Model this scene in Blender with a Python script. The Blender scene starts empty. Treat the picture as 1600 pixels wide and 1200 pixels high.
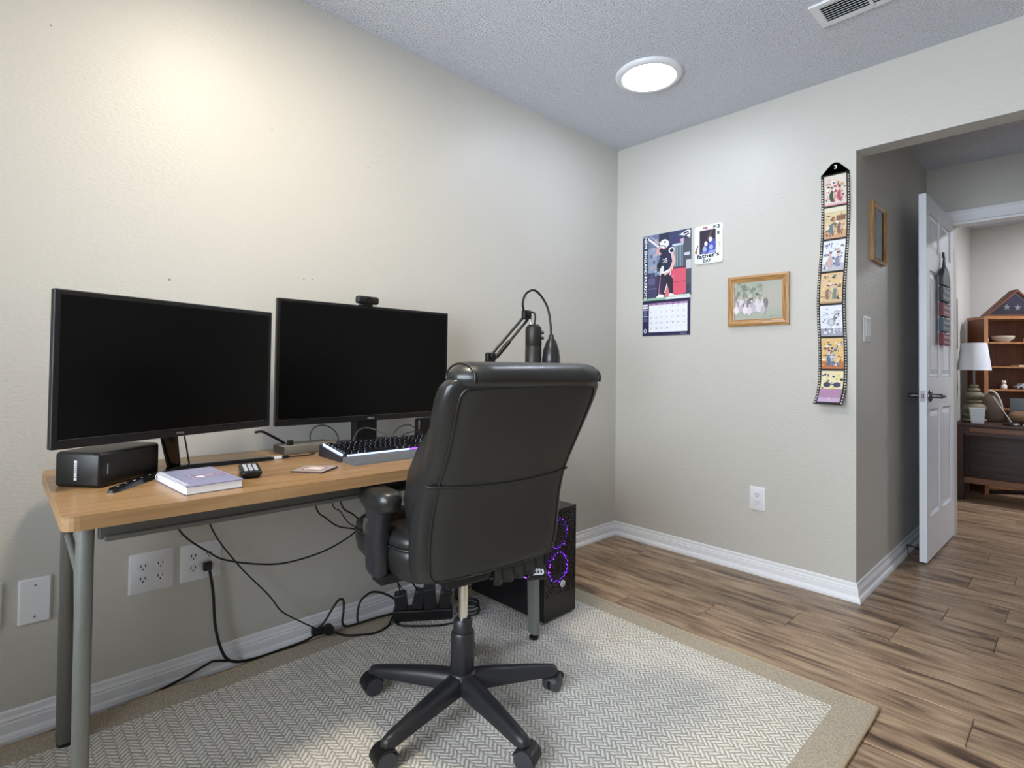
import bpy, bmesh, math, random
from mathutils import Vector, Matrix
random.seed(7)
PI = math.pi
scene = bpy.context.scene
COL = scene.collection

# ------------------------------------------------------------------ camera
cam_data = bpy.data.cameras.new('camera')
cam = bpy.data.objects.new('camera', cam_data)
COL.objects.link(cam)
YAW, PITCH, ROLL, FPX, PY = 0.81159, 0.01981, 0.01265, 850.06, 555.23
fwd = Vector((-math.sin(YAW)*math.cos(PITCH), math.cos(YAW)*math.cos(PITCH), math.sin(PITCH)))
rgt = Vector((math.cos(YAW), math.sin(YAW), 0)); upv = rgt.cross(fwd)
r2 = rgt*math.cos(ROLL) + upv*math.sin(ROLL); u2 = upv*math.cos(ROLL) - rgt*math.sin(ROLL)
cm = Matrix((r2, u2, -fwd)).transposed().to_4x4(); cm.translation = (2.05794, -2.86846, 1.05271)
cam.matrix_world = cm
cam_data.sensor_width = 36; cam_data.lens = FPX/1600*36
cam_data.shift_y = (PY-600)/1600
cam_data.clip_start = 0.02
scene.camera = cam
# ------------------------------------------------------------------ world, exposure
w = bpy.data.worlds.new('world'); scene.world = w; w.use_nodes = True
w.node_tree.nodes['Background'].inputs[0].default_value = (0.80, 0.89, 1.0, 1)
w.node_tree.nodes['Background'].inputs[1].default_value = 8.4
vs = scene.view_settings
vs.view_transform = 'Standard'; vs.look = 'None'; vs.exposure = 0.92; vs.gamma = 1.0; vs.use_curve_mapping = False
portal = bpy.data.lights.new('window_front_offscreen', 'AREA'); portal.shape = 'RECTANGLE'; portal.size = 2.0; portal.size_y = 1.42; portal.cycles.is_portal = True  # portal of the added window, unseen behind the camera
po = bpy.data.objects.new('window_front_offscreen', portal); COL.objects.link(po); po.location = (1.5, -4.03, 1.41); po.rotation_euler = (PI/2, 0, 0)
LIGHT_A, LIGHT_B, LIGHT_FAR = 24.0, 84.0, 180.0    # diffuser emission strengths

# ------------------------------------------------------------------ helpers
def lin(c):
    if isinstance(c, str):
        c = tuple(int(c[i:i+2], 16)/255 for i in (0, 2, 4))
    return tuple(v/12.92 if v <= 0.04045 else ((v+0.055)/1.055)**2.4 for v in c[:3])
MATS = {}
def mat(name, color='808080', rough=0.5, metal=0.0, emit=0.0, emit_color=None, spec=0.5, coat=0.0,
        noise=None, bump=None, alpha=None, sheen=0.0):
    """noise=(scale, amount[, stretch]) varies the colour; bump=(scale, strength[, distance, stretch])"""
    if name in MATS: return MATS[name]
    m = bpy.data.materials.new(name); m.use_nodes = True; nt = m.node_tree
    b = nt.nodes['Principled BSDF']; L = lin(color)
    b.inputs['Base Color'].default_value = (*L, 1); b.inputs['Roughness'].default_value = rough
    b.inputs['Metallic'].default_value = metal; b.inputs['Specular IOR Level'].default_value = spec
    b.inputs['Coat Weight'].default_value = coat
    b.inputs['Sheen Weight'].default_value = sheen
    if emit:
        b.inputs['Emission Color'].default_value = (*lin(emit_color or color), 1); b.inputs['Emission Strength'].default_value = emit
    if noise or bump:
        tc = nt.nodes.new('ShaderNodeTexCoord')
        def tex(scale, stretch):
            mp = nt.nodes.new('ShaderNodeMapping'); nt.links.new(tc.outputs['Object'], mp.inputs[0])
            mp.inputs['Scale'].default_value = stretch or (1, 1, 1)
            n = nt.nodes.new('ShaderNodeTexNoise'); n.inputs['Scale'].default_value = scale; n.inputs['Detail'].default_value = 3
            nt.links.new(mp.outputs[0], n.inputs['Vector']); return n
    if noise:
        n = tex(noise[0], noise[2] if len(noise) > 2 else None)
        mx = nt.nodes.new('ShaderNodeMix'); mx.data_type = 'RGBA'
        a = noise[1]
        mx.inputs[6].default_value = (*[max(0, v*(1-a)) for v in L], 1); mx.inputs[7].default_value = (*[min(1, v*(1+a)) for v in L], 1)
        nt.links.new(n.outputs['Fac'], mx.inputs[0]); nt.links.new(mx.outputs[2], b.inputs['Base Color'])
    if bump:
        n = tex(bump[0], bump[3] if len(bump) > 3 else None)
        bp = nt.nodes.new('ShaderNodeBump'); bp.inputs['Strength'].default_value = bump[1]
        bp.inputs['Distance'].default_value = bump[2] if len(bump) > 2 else 0.002
        nt.links.new(n.outputs['Fac'], bp.inputs['Height']); nt.links.new(bp.outputs[0], b.inputs['Normal'])
    MATS[name] = m
    return m

def obj(name, bm, m, parent=None, smooth=None, loc=None, rotz=None):
    me = bm
    if not isinstance(bm, bpy.types.Mesh):
        bmesh.ops.recalc_face_normals(bm, faces=bm.faces) if bm.faces else None
        me = bpy.data.meshes.new(name); bm.to_mesh(me); bm.free()
        for mm in (m if isinstance(m, (list, tuple)) else [m]): me.materials.append(mm)
        if smooth is not None:
            for p in me.polygons: p.use_smooth = True
            if smooth < 180: me.set_sharp_from_angle(angle=math.radians(smooth))
    o = bpy.data.objects.new(name, me); COL.objects.link(o)
    if parent is not None: o.parent = parent
    if loc is not None: o.location = loc
    if rotz is not None: o.rotation_euler = (0, 0, rotz)
    return o
def tag(o, label, cat, group=None):
    o['label'] = label; o['category'] = cat
    if group: o['group'] = group
    return o
def thing(name, label, cat, loc=(0, 0, 0), rotz=0, group=None):
    o = bpy.data.objects.new(name, None); COL.objects.link(o); o.empty_display_size = 0.05
    o.location = loc; o.rotation_euler = (0, 0, rotz)
    return tag(o, label, cat, group)
def struct(name, bm, m, parent=None, smooth=None):
    o = obj(name, bm, m, parent, smooth)
    if parent is None: o['kind'] = 'structure'
    return o
def BM(): return bmesh.new()
def box(bm, x0, x1, y0, y1, z0, z1, bev=0.0, seg=2, M=None):
    g = bmesh.ops.create_cube(bm, size=1.0)
    vs = g['verts']
    bmesh.ops.scale(bm, vec=(x1-x0, y1-y0, z1-z0), verts=vs)
    bmesh.ops.translate(bm, vec=((x0+x1)/2, (y0+y1)/2, (z0+z1)/2), verts=vs)
    if bev > 0:
        es = list({e for v in vs for e in v.link_edges})
        r = bmesh.ops.bevel(bm, geom=es, offset=bev, segments=seg, profile=0.5, affect='EDGES')
        vs = list({v for f in r['faces'] for v in f.verts} | {v for v in vs if v.is_valid})
    if M is not None: bmesh.ops.transform(bm, matrix=M, verts=vs)
    return bm
def bx(*a, **k): return box(BM(), *a, **k)
def smooth_path(pts, n=6):
    P = [Vector(p) for p in pts]
    if len(P) < 3: return P
    out = []
    for i in range(len(P)-1):
        p0 = P[i-1] if i else P[0]*2-P[1]; p1, p2 = P[i], P[i+1]
        p3 = P[i+2] if i+2 < len(P) else P[-1]*2-P[-2]
        for k in range(n):
            t = k/n
            out.append(0.5*((2*p1)+(p2-p0)*t+(2*p0-5*p1+4*p2-p3)*t*t+(3*p1-p0-3*p2+p3)*t**3))
    out.append(P[-1]); return out
def tube(bm, pts, r, seg=8, n=6, smooth=True, sx=1.0, caps=True):
    P = smooth_path(pts, n) if smooth else [Vector(p) for p in pts]
    rs = r if callable(r) else (lambda t: r)
    T0 = (P[1]-P[0]).normalized()
    N = T0.orthogonal().normalized()
    rings = []
    for i, p in enumerate(P):
        T = (P[min(i+1, len(P)-1)]-P[max(i-1, 0)])
        T = T.normalized() if T.length > 1e-9 else T0
        N = (N - T*N.dot(T)); N = N.normalized() if N.length > 1e-9 else T.orthogonal().normalized()
        B = T.cross(N); rr = rs(i/(len(P)-1))
        rings.append([bm.verts.new(p + N*math.cos(2*PI*k/seg)*rr*sx + B*math.sin(2*PI*k/seg)*rr) for k in range(seg)])
    skin(bm, rings, caps); return bm
def skin(bm, rings, caps=True):
    for a, b in zip(rings, rings[1:]):
        n = len(a)
        for k in range(n): bm.faces.new((a[k], a[(k+1) % n], b[(k+1) % n], b[k]))
    if caps:
        bm.faces.new(list(reversed(rings[0]))); bm.faces.new(rings[-1])
def loft(bm, rings, caps=True):
    skin(bm, [[bm.verts.new(p) for p in r] for r in rings], caps); return bm
def lathe(bm, prof, seg=24, M=None, c=(0, 0, 0)):
    rings = []
    for r, z in prof:
        r = max(r, 1e-4)
        rings.append([Vector((c[0]+r*math.cos(2*PI*k/seg), c[1]+r*math.sin(2*PI*k/seg), c[2]+z)) for k in range(seg)])
    if M is not None: rings = [[M @ v for v in r] for r in rings]
    return loft(bm, rings)
def prism(bm, poly, z0, z1, M=None):
    """2-D outline (x, y) pulled from z0 to z1"""
    rings = [[Vector((x, y, z)) for x, y in poly] for z in (z0, z1)]
    if M is not None: rings = [[M @ v for v in r] for r in rings]
    return loft(bm, rings)
def rrect(w, h, r, n=4, cx=0, cy=0):
    out = []
    for ax, ay, a0 in ((1, 1, 0), (-1, 1, 90), (-1, -1, 180), (1, -1, 270)):
        for k in range(n+1):
            a = math.radians(a0+90*k/n)
            out.append((cx+ax*(w/2-r)+r*math.cos(a), cy+ay*(h/2-r)+r*math.sin(a)))
    return out
def frame(o, U, V, N):
    M = Matrix((Vector(U), Vector(V), Vector(N))).transposed().to_4x4(); M.translation = o; return M
def sellipse(w, d, n=24, e=2.6, cx=0, cy=0):
    out = []
    for k in range(n):
        a = 2*PI*k/n; c, s = math.cos(a), math.sin(a)
        out.append((cx+w*math.copysign(abs(c)**(2/e), c), cy+d*math.copysign(abs(s)**(2/e), s)))
    return out

# flat print: coloured shapes on a page, one mesh with a colour per face
def print_mat():
    if 'print' in MATS: return MATS['print']
    m = mat('print', 'ffffff', 0.45)
    nt = m.node_tree; a = nt.nodes.new('ShaderNodeVertexColor'); a.layer_name = 'ink'
    nt.links.new(a.outputs['Color'], nt.nodes['Principled BSDF'].inputs['Base Color']); return m
_fonts = {}
def text_geo(body):
    if body in _fonts: return _fonts[body]
    cu = bpy.data.curves.new('t', 'FONT'); cu.body = body; cu.size = 1.0; cu.resolution_u = 2
    o = bpy.data.objects.new('t', cu); COL.objects.link(o)
    dg = bpy.context.evaluated_depsgraph_get()
    me = bpy.data.meshes.new_from_object(o.evaluated_get(dg))
    vs = [(v.co.x, v.co.y) for v in me.vertices]; fs = [tuple(p.vertices) for p in me.polygons]
    bpy.data.objects.remove(o); bpy.data.curves.remove(cu); bpy.data.meshes.remove(me)
    _fonts[body] = (vs, fs); return vs, fs
class Print:
    def __init__(s, step=0.00006, warp=None):
        s.bm = BM(); s.lay = s.bm.loops.layers.float_color.new('ink'); s.h = 0.0; s.step = step; s.warp = warp
    def _face(s, vs, c):
        try: f = s.bm.faces.new(vs)
        except ValueError: return
        f.normal_update()
        if f.normal.z < 0: f.normal_flip()
        for l in f.loops: l[s.lay] = (*lin(c), 1)
    def poly(s, pts, c):
        s.h += s.step
        s._face([s.bm.verts.new((x, y, s.h)) for x, y in pts], c); return s
    def rect(s, x0, y0, x1, y1, c): return s.poly([(x0, y0), (x1, y0), (x1, y1), (x0, y1)], c)
    def ell(s, cx, cy, rx, ry, c, n=14, rot=0):
        return s.poly([(cx+rx*math.cos(2*PI*k/n)*math.cos(rot)-ry*math.sin(2*PI*k/n)*math.sin(rot),
                        cy+rx*math.cos(2*PI*k/n)*math.sin(rot)+ry*math.sin(2*PI*k/n)*math.cos(rot)) for k in range(n)], c)
    def line(s, pts, wd, c):
        for (x0, y0), (x1, y1) in zip(pts, pts[1:]):
            d = math.hypot(x1-x0, y1-y0) or 1e-6; nx, ny = -(y1-y0)/d*wd/2, (x1-x0)/d*wd/2
            s.poly([(x0+nx, y0+ny), (x0-nx, y0-ny), (x1-nx, y1-ny), (x1+nx, y1+ny)], c)
        return s
    def text(s, body, x, y, size, c, rot=0.0, fit=None, bold=1.0):
        if bold > 1:
            for dx, dy in ((-1, 0), (1, 0), (0, 1), (0, -1)): s.text(body, x+dx*size*0.028*bold, y+dy*size*0.028*bold, size, c, rot, fit)
        vs, fs = text_geo(body); s.h += s.step
        x0 = min(v[0] for v in vs); x1 = max(v[0] for v in vs)
        kx = (fit/(x1-x0)) if fit else size
        cr, sr = math.cos(rot), math.sin(rot)
        P = [((vx-x0)*kx, vy*size) for vx, vy in vs]
        V = [s.bm.verts.new((x+px*cr-py*sr, y+px*sr+py*cr, s.h)) for px, py in P]
        for f in fs: s._face([V[i] for i in f], c)
        return s
    def build(s, name, M, parent=None):
        for v in s.bm.verts:
            p = v.co.copy()
            if s.warp: p = s.warp(p)
            v.co = M @ p
        me = bpy.data.meshes.new(name); s.bm.to_mesh(me); s.bm.free(); me.materials.append(print_mat())
        o = bpy.data.objects.new(name, me); COL.objects.link(o)
        if parent is not None: o.parent = parent
        return o

# ------------------------------------------------------------------ materials of the surfaces
def wall_mat():
    m = bpy.data.materials.new('wall_paint'); m.use_nodes = True; nt = m.node_tree; b = nt.nodes['Principled BSDF']
    b.inputs['Base Color'].default_value = (*lin('c6c4bd'), 1); b.inputs['Roughness'].default_value = 0.40
    b.inputs['Specular IOR Level'].default_value = 0.36
    tc = nt.nodes.new('ShaderNodeTexCoord')
    mp = nt.nodes.new('ShaderNodeMapping'); nt.links.new(tc.outputs['Object'], mp.inputs[0]); mp.inputs['Scale'].default_value = (0.55, 0.55, 1.0)
    n1 = nt.nodes.new('ShaderNodeTexNoise'); n1.inputs['Scale'].default_value = 130; n1.inputs['Detail'].default_value = 2
    n2 = nt.nodes.new('ShaderNodeTexNoise'); n2.inputs['Scale'].default_value = 3.0; n2.inputs['Detail'].default_value = 2
    nt.links.new(mp.outputs[0], n1.inputs['Vector']); nt.links.new(mp.outputs[0], n2.inputs['Vector'])
    bp = nt.nodes.new('ShaderNodeBump'); bp.inputs['Strength'].default_value = 0.5; bp.inputs['Distance'].default_value = 0.0028
    nt.links.new(n1.outputs['Fac'], bp.inputs['Height'])
    b2 = nt.nodes.new('ShaderNodeBump'); b2.inputs['Strength'].default_value = 0.10; b2.inputs['Distance'].default_value = 0.02
    nt.links.new(n2.outputs['Fac'], b2.inputs['Height']); nt.links.new(bp.outputs[0], b2.inputs['Normal'])
    nt.links.new(b2.outputs[0], b.inputs['Normal'])
    return m
def ceiling_mat():
    m = bpy.data.materials.new('popcorn_ceiling'); m.use_nodes = True; nt = m.node_tree; b = nt.nodes['Principled BSDF']
    b.inputs['Base Color'].default_value = (*lin('dfe3ec'), 1); b.inputs['Roughness'].default_value = 0.9
    tc = nt.nodes.new('ShaderNodeTexCoord')
    n1 = nt.nodes.new('ShaderNodeTexNoise'); n1.inputs['Scale'].default_value = 125; n1.inputs['Detail'].default_value = 2.5
    nt.links.new(tc.outputs['Object'], n1.inputs['Vector'])
    rp = nt.nodes.new('ShaderNodeValToRGB'); rp.color_ramp.elements[0].position = 0.45; rp.color_ramp.elements[1].position = 0.68
    nt.links.new(n1.outputs['Fac'], rp.inputs[0])
    bp = nt.nodes.new('ShaderNodeBump'); bp.inputs['Strength'].default_value = 0.8; bp.inputs['Distance'].default_value = 0.007
    nt.links.new(rp.outputs[0], bp.inputs['Height']); nt.links.new(bp.outputs[0], b.inputs['Normal'])
    return m
def plank_mat():
    m = bpy.data.materials.new('laminate_plank'); m.use_nodes = True; nt = m.node_tree; b = nt.nodes['Principled BSDF']
    nn = nt.nodes.new; lk = nt.links.new
    tc = nn('ShaderNodeTexCoord'); oi = nn('ShaderNodeObjectInfo')
    ad = nn('ShaderNodeVectorMath'); ad.operation = 'ADD'
    sc = nn('ShaderNodeVectorMath'); sc.operation = 'SCALE'; sc.inputs[3].default_value = 37.0
    cb = nn('ShaderNodeCombineXYZ'); lk(oi.outputs['Random'], cb.inputs[0]); lk(oi.outputs['Random'], cb.inputs[1]); lk(cb.outputs[0], sc.inputs[0])
    lk(tc.outputs['Object'], ad.inputs[0]); lk(sc.outputs[0], ad.inputs[1])
    mp = nn('ShaderNodeMapping'); mp.inputs['Scale'].default_value = (1.5, 11, 1); lk(ad.outputs[0], mp.inputs[0])
    n1 = nn('ShaderNodeTexNoise'); n1.inputs['Scale'].default_value = 2.2; n1.inputs['Detail'].default_value = 6; n1.inputs['Roughness'].default_value = 0.62; n1.inputs['Distortion'].default_value = 0.5
    lk(mp.outputs[0], n1.inputs['Vector'])
    mp2 = nn('ShaderNodeMapping'); mp2.inputs['Scale'].default_value = (3.5, 70, 1); lk(ad.outputs[0], mp2.inputs[0])
    n2 = nn('ShaderNodeTexNoise'); n2.inputs['Scale'].default_value = 2.5; n2.inputs['Detail'].default_value = 4; lk(mp2.outputs[0], n2.inputs['Vector'])
    mp3 = nn('ShaderNodeMapping'); mp3.inputs['Scale'].default_value = (2.2, 8, 1); lk(ad.outputs[0], mp3.inputs[0])
    n3 = nn('ShaderNodeTexNoise'); n3.inputs['Scale'].default_value = 2.0; n3.inputs['Detail'].default_value = 2; lk(mp3.outputs[0], n3.inputs['Vector'])
    rp = nn('ShaderNodeValToRGB'); e = rp.color_ramp.elements
    e[0].position = 0.30; e[0].color = (*lin('3d2e21'), 1); e[1].position = 0.74; e[1].color = (*lin('b09a7e'), 1)
    k = rp.color_ramp.elements.new(0.48); k.color = (*lin('87705a'), 1)
    k = rp.color_ramp.elements.new(0.40); k.color = (*lin('665140'), 1)
    lk(n1.outputs['Fac'], rp.inputs[0])
    mx = nn('ShaderNodeMix'); mx.data_type = 'RGBA'; mx.blend_type = 'MULTIPLY'; mx.inputs[0].default_value = 0.75
    r2_ = nn('ShaderNodeValToRGB'); r2_.color_ramp.elements[0].position = 0.3; r2_.color_ramp.elements[0].color = (0.45, 0.42, 0.4, 1); r2_.color_ramp.elements[1].position = 0.6; r2_.color_ramp.elements[1].color = (1, 1, 1, 1)
    lk(n2.outputs['Fac'], r2_.inputs[0]); lk(rp.outputs[0], mx.inputs[6]); lk(r2_.outputs[0], mx.inputs[7])
    mk = nn('ShaderNodeMix'); mk.data_type = 'RGBA'; mk.blend_type = 'MULTIPLY'
    r3 = nn('ShaderNodeValToRGB'); r3.color_ramp.elements[0].position = 0.61; r3.color_ramp.elements[0].color = (0, 0, 0, 1); r3.color_ramp.elements[1].position = 0.75; r3.color_ramp.elements[1].color = (0.75, 0.75, 0.75, 1)
    lk(n3.outputs['Fac'], r3.inputs[0]); lk(r3.outputs[0], mk.inputs[0]); lk(mx.outputs[2], mk.inputs[6]); mk.inputs[7].default_value = (0.35, 0.3, 0.28, 1)
    hv = nn('ShaderNodeHueSaturation'); mr = nn('ShaderNodeMapRange'); mr.inputs['To Min'].default_value = 1.1; mr.inputs['To Max'].default_value = 1.6
    lk(oi.outputs['Random'], mr.inputs[0]); lk(mr.outputs[0], hv.inputs['Value']); lk(mk.outputs[2], hv.inputs['Color'])
    lk(hv.outputs[0], b.inputs['Base Color'])
    b.inputs['Roughness'].default_value = 0.36; b.inputs['Specular IOR Level'].default_value = 0.5
    bp = nn('ShaderNodeBump'); bp.inputs['Strength'].default_value = 0.15; bp.inputs['Distance'].default_value = 0.002
    lk(n2.outputs['Fac'], bp.inputs['Height']); lk(bp.outputs[0], b.inputs['Normal'])
    return m
def herringbone_mat():
    m = bpy.data.materials.new('rug_herringbone'); m.use_nodes = True; nt = m.node_tree; b = nt.nodes['Principled BSDF']
    nn = nt.nodes.new; lk = nt.links.new
    def mth(op, a, c=None):
        n = nn('ShaderNodeMath'); n.operation = op
        for i, v in enumerate((a, c)):
            if v is None: continue
            if isinstance(v, (int, float)): n.inputs[i].default_value = v
            else: lk(v, n.inputs[i])
        return n.outputs[0]
    tc = nn('ShaderNodeTexCoord')
    nz = nn('ShaderNodeTexNoise'); nz.inputs['Scale'].default_value = 60; lk(tc.outputs['Object'], nz.inputs['Vector'])
    wob = nn('ShaderNodeVectorMath'); wob.operation = 'SCALE'; wob.inputs[3].default_value = 0.010; lk(nz.outputs['Color'], wob.inputs[0])
    add = nn('ShaderNodeVectorMath'); lk(tc.outputs['Object'], add.inputs[0]); lk(wob.outputs[0], add.inputs[1])
    mp = nn('ShaderNodeMapping'); mp.inputs['Rotation'].default_value = (0, 0, PI/4); s = 1/0.0117; mp.inputs['Scale'].default_value = (s, s, s); lk(add.outputs[0], mp.inputs[0])
    sp = nn('ShaderNodeSeparateXYZ'); lk(mp.outputs[0], sp.inputs[0])
    u, v = sp.outputs[0], sp.outputs[1]
    N = 3
    k = mth('FLOORED_MODULO', mth('SUBTRACT', mth('FLOOR', u), mth('FLOOR', v)), 2*N)
    h = mth('LESS_THAN', k, N-0.5)
    fu, fv = mth('FRACT', u), mth('FRACT', v)
    def tri(x): return mth('SUBTRACT', 1.0, mth('ABSOLUTE', mth('SUBTRACT', mth('MULTIPLY', x, 2.0), 1.0)))
    across = mth('ADD', mth('MULTIPLY', h, tri(fv)), mth('MULTIPLY', mth('SUBTRACT', 1.0, h), tri(fu)))
    ah = mth('ADD', k, fu); av = mth('SUBTRACT', 2.0*N, mth('SUBTRACT', mth('ADD', k, 1.0), fv))
    along = mth('ADD', mth('MULTIPLY', h, ah), mth('MULTIPLY', mth('SUBTRACT', 1.0, h), av))
    ends = mth('MINIMUM', along, mth('SUBTRACT', float(N), along))
    hgt = mth('MINIMUM', across, mth('MULTIPLY', ends, 2.0))
    hs = mth('MINIMUM', mth('MULTIPLY', hgt, 1.15), 0.95)
    fine = nn('ShaderNodeTexNoise'); fine.inputs['Scale'].default_value = 420; fine.inputs['Detail'].default_value = 2; lk(tc.outputs['Object'], fine.inputs['Vector'])
    hh = mth('ADD', hs, mth('MULTIPLY', fine.outputs['Fac'], 0.75))
    rp = nn('ShaderNodeValToRGB'); e = rp.color_ramp.elements
    e[0].position = 0.25; e[0].color = (*lin('8a8276'), 1); e[1].position = 1.08; e[1].color = (*lin('e4e0d6'), 1)
    lk(hh, rp.inputs[0]); lk(rp.outputs[0], b.inputs['Base Color'])
    b.inputs['Roughness'].default_value = 0.95; b.inputs['Specular IOR Level'].default_value = 0.1
    bp = nn('ShaderNodeBump'); bp.inputs['Strength'].default_value = 0.5; bp.inputs['Distance'].default_value = 0.005
    lk(hh, bp.inputs['Height']); lk(bp.outputs[0], b.inputs['Normal'])
    return m
def wood_mat(name, c0, c1, axis='y', scale=1.0, rough=0.4, ring=14):
    m = bpy.data.materials.new(name); m.use_nodes = True; nt = m.node_tree; b = nt.nodes['Principled BSDF']
    nn = nt.nodes.new; lk = nt.links.new
    tc = nn('ShaderNodeTexCoord'); mp = nn('ShaderNodeMapping'); lk(tc.outputs['Object'], mp.inputs[0])
    st = {'x': (1, ring, ring), 'y': (ring, 1, ring), 'z': (ring, ring, 1)}[axis]
    mp.inputs['Scale'].default_value = tuple(v*scale for v in st)
    n = nn('ShaderNodeTexNoise'); n.inputs['Scale'].default_value = 2.2; n.inputs['Detail'].default_value = 5; n.inputs['Distortion'].default_value = 0.6; lk(mp.outputs[0], n.inputs['Vector'])
    rp = nn('ShaderNodeValToRGB'); e = rp.color_ramp.elements
    e[0].position = 0.32; e[0].color = (*lin(c0), 1); e[1].position = 0.68; e[1].color = (*lin(c1), 1)
    lk(n.outputs['Fac'], rp.inputs[0]); lk(rp.outputs[0], b.inputs['Base Color']); b.inputs['Roughness'].default_value = rough
    return m
def glass_mat():
    if 'glass' in MATS: return MATS['glass']
    m = bpy.data.materials.new('glass'); m.use_nodes = True; nt = m.node_tree; nn = nt.nodes.new; lk = nt.links.new
    tr = nn('ShaderNodeBsdfTransparent'); gl = nn('ShaderNodeBsdfGlossy'); gl.inputs['Roughness'].default_value = 0.08
    fr = nn('ShaderNodeFresnel'); fr.inputs[0].default_value = 1.5; mx = nn('ShaderNodeMixShader')
    lk(fr.outputs[0], mx.inputs[0]); lk(tr.outputs[0], mx.inputs[1]); lk(gl.outputs[0], mx.inputs[2]); lk(mx.outputs[0], nt.nodes['Material Output'].inputs['Surface'])
    MATS['glass'] = m; return m
WALL, CEIL, PLANK, HERR = wall_mat(), ceiling_mat(), plank_mat(), herringbone_mat()
TRIM = mat('trim_white', 'e9ebef', 0.35)
WHITE = mat('white_plastic', 'e6e8ec', 0.35)
DOORW = mat('door_white', 'eef2fa', 0.35)
BLACK = mat('black_plastic', '0f0f11', 0.42)
BLACKG = mat('black_gloss', '0b0b0c', 0.18)
LEATHER = mat('black_leather', '20201f', 0.34, spec=0.6, bump=(170, 0.12, 0.001))
LEATHER2 = mat('black_vinyl_panel', '292927', 0.5, bump=(260, 0.12, 0.001))
NYLON = mat('black_nylon', '26262a', 0.38)
CHROME = mat('chrome', 'd8d6d0', 0.2, 1.0)
NICKEL = mat('dark_nickel', '77757a', 0.3, 1.0)
STEEL = mat('grey_steel', '7f827d', 0.42, 0.3)
STEEL_D = mat('dark_grey_steel', '63635e', 0.5, 0.2)
DESKW = wood_mat('desk_laminate', '8d6c48', 'aa875e', 'y', 1.2, 0.32)
DESKE = wood_mat('desk_edge', '8d6c48', 'aa875e', 'y', 1.5, 0.45)
OAK = wood_mat('oak_frame', '8f6434', 'c39a63', 'x', 6, 0.35)
OAKV = wood_mat('oak_frame_upright', '8f6434', 'c39a63', 'z', 6, 0.35)
CHERRY = wood_mat('cherry_wood', '4f2713', '6b3a1e', 'z', 2, 0.4)
CHERRY_L = wood_mat('cherry_edge', '8a5b38', 'a8764b', 'z', 2, 0.4)
PILE = mat('rug_border_pile', 'b3a896', 0.95, noise=(190, 0.55), bump=(190, 0.7, 0.005), spec=0.1)
BIND = mat('rug_binding', 'b3a186', 0.9, bump=(260, 0.6, 0.003), spec=0.1)
CORD = mat('black_cord', '101011', 0.45)
PAPER = mat('paper', 'e9e9ec', 0.7)

# ================================================================== ROOM SHELL
H = 2.44; XO = 1.3334; HD = 2.072; HC = 2.39; YE = 1.62
XR, YF = 3.5, -3.9
struct('wall_left', bx(-0.12, 0, YF-0.1, 0.11, -0.02, H+0.05), WALL)
bm = BM(); box(bm, 0.0, XO, 0, 0.11, -0.02, H+0.05); box(bm, XO, 2.45, 0, 0.11, HD, H+0.05); box(bm, 2.45, XR+.1, 0, 0.11, -0.02, H+0.05)
struct('wall_back', bm, WALL)
struct('wall_right', bx(XR, XR+0.12, YF-0.1, 0.0, -0.02, H+0.05), WALL)
WY0, WY1, WZ0, WZ1 = 0.5, 2.5, 0.70, 2.12         # opening for the added, unseen window behind the camera
bm = BM(); box(bm, 0, WY0, YF-0.12, YF, -0.02, H+0.05); box(bm, WY1, XR, YF-0.12, YF, -0.02, H+0.05); box(bm, WY0, WY1, YF-0.12, YF, -0.02, WZ0); box(bm, WY0, WY1, YF-0.12, YF, WZ1, H+0.05)
struct('wall_front', bm, WALL)
struct('ceiling', bx(0, XR, YF, 0, H, H+0.05), CEIL)
# passage behind the opening
struct('wall_hall_left', bx(XO-0.12, XO, 0.11, YE, -0.02, H+0.05), WALL)
struct('wall_hall_right', bx(2.45, 2.57, 0.11, YE, -0.02, H+0.05), WALL)
bm = BM(); box(bm, 1.17, 1.475, YE, YE+0.11, -0.02, H+0.05); box(bm, 1.475, 2.25, YE, YE+0.11, 2.017, H+0.05); box(bm, 2.25, 4.3, YE, YE+0.11, -0.02, H+0.05)
struct('wall_hall_end', bm, WALL)
struct('ceiling_hall', bx(XO, 2.45, 0.11, YE, HC, H+0.05), CEIL)
# far room
FY = 4.0; FX0 = 1.29; FX1 = 4.2
struct('wall_far_left', bx(FX0-0.12, FX0, YE+0.11, FY, -0.02, H+0.05), WALL)
struct('wall_far_back', bx(FX0-0.12, FX1+.1, FY, FY+0.12, -0.02, H+0.05), WALL)
struct('wall_far_right', bx(FX1, FX1+0.12, YE+0.11, FY, -0.02, H+0.05), WALL)
struct('ceiling_far', bx(FX0, FX1, YE+0.11, FY, H, H+0.05), CEIL)

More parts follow.
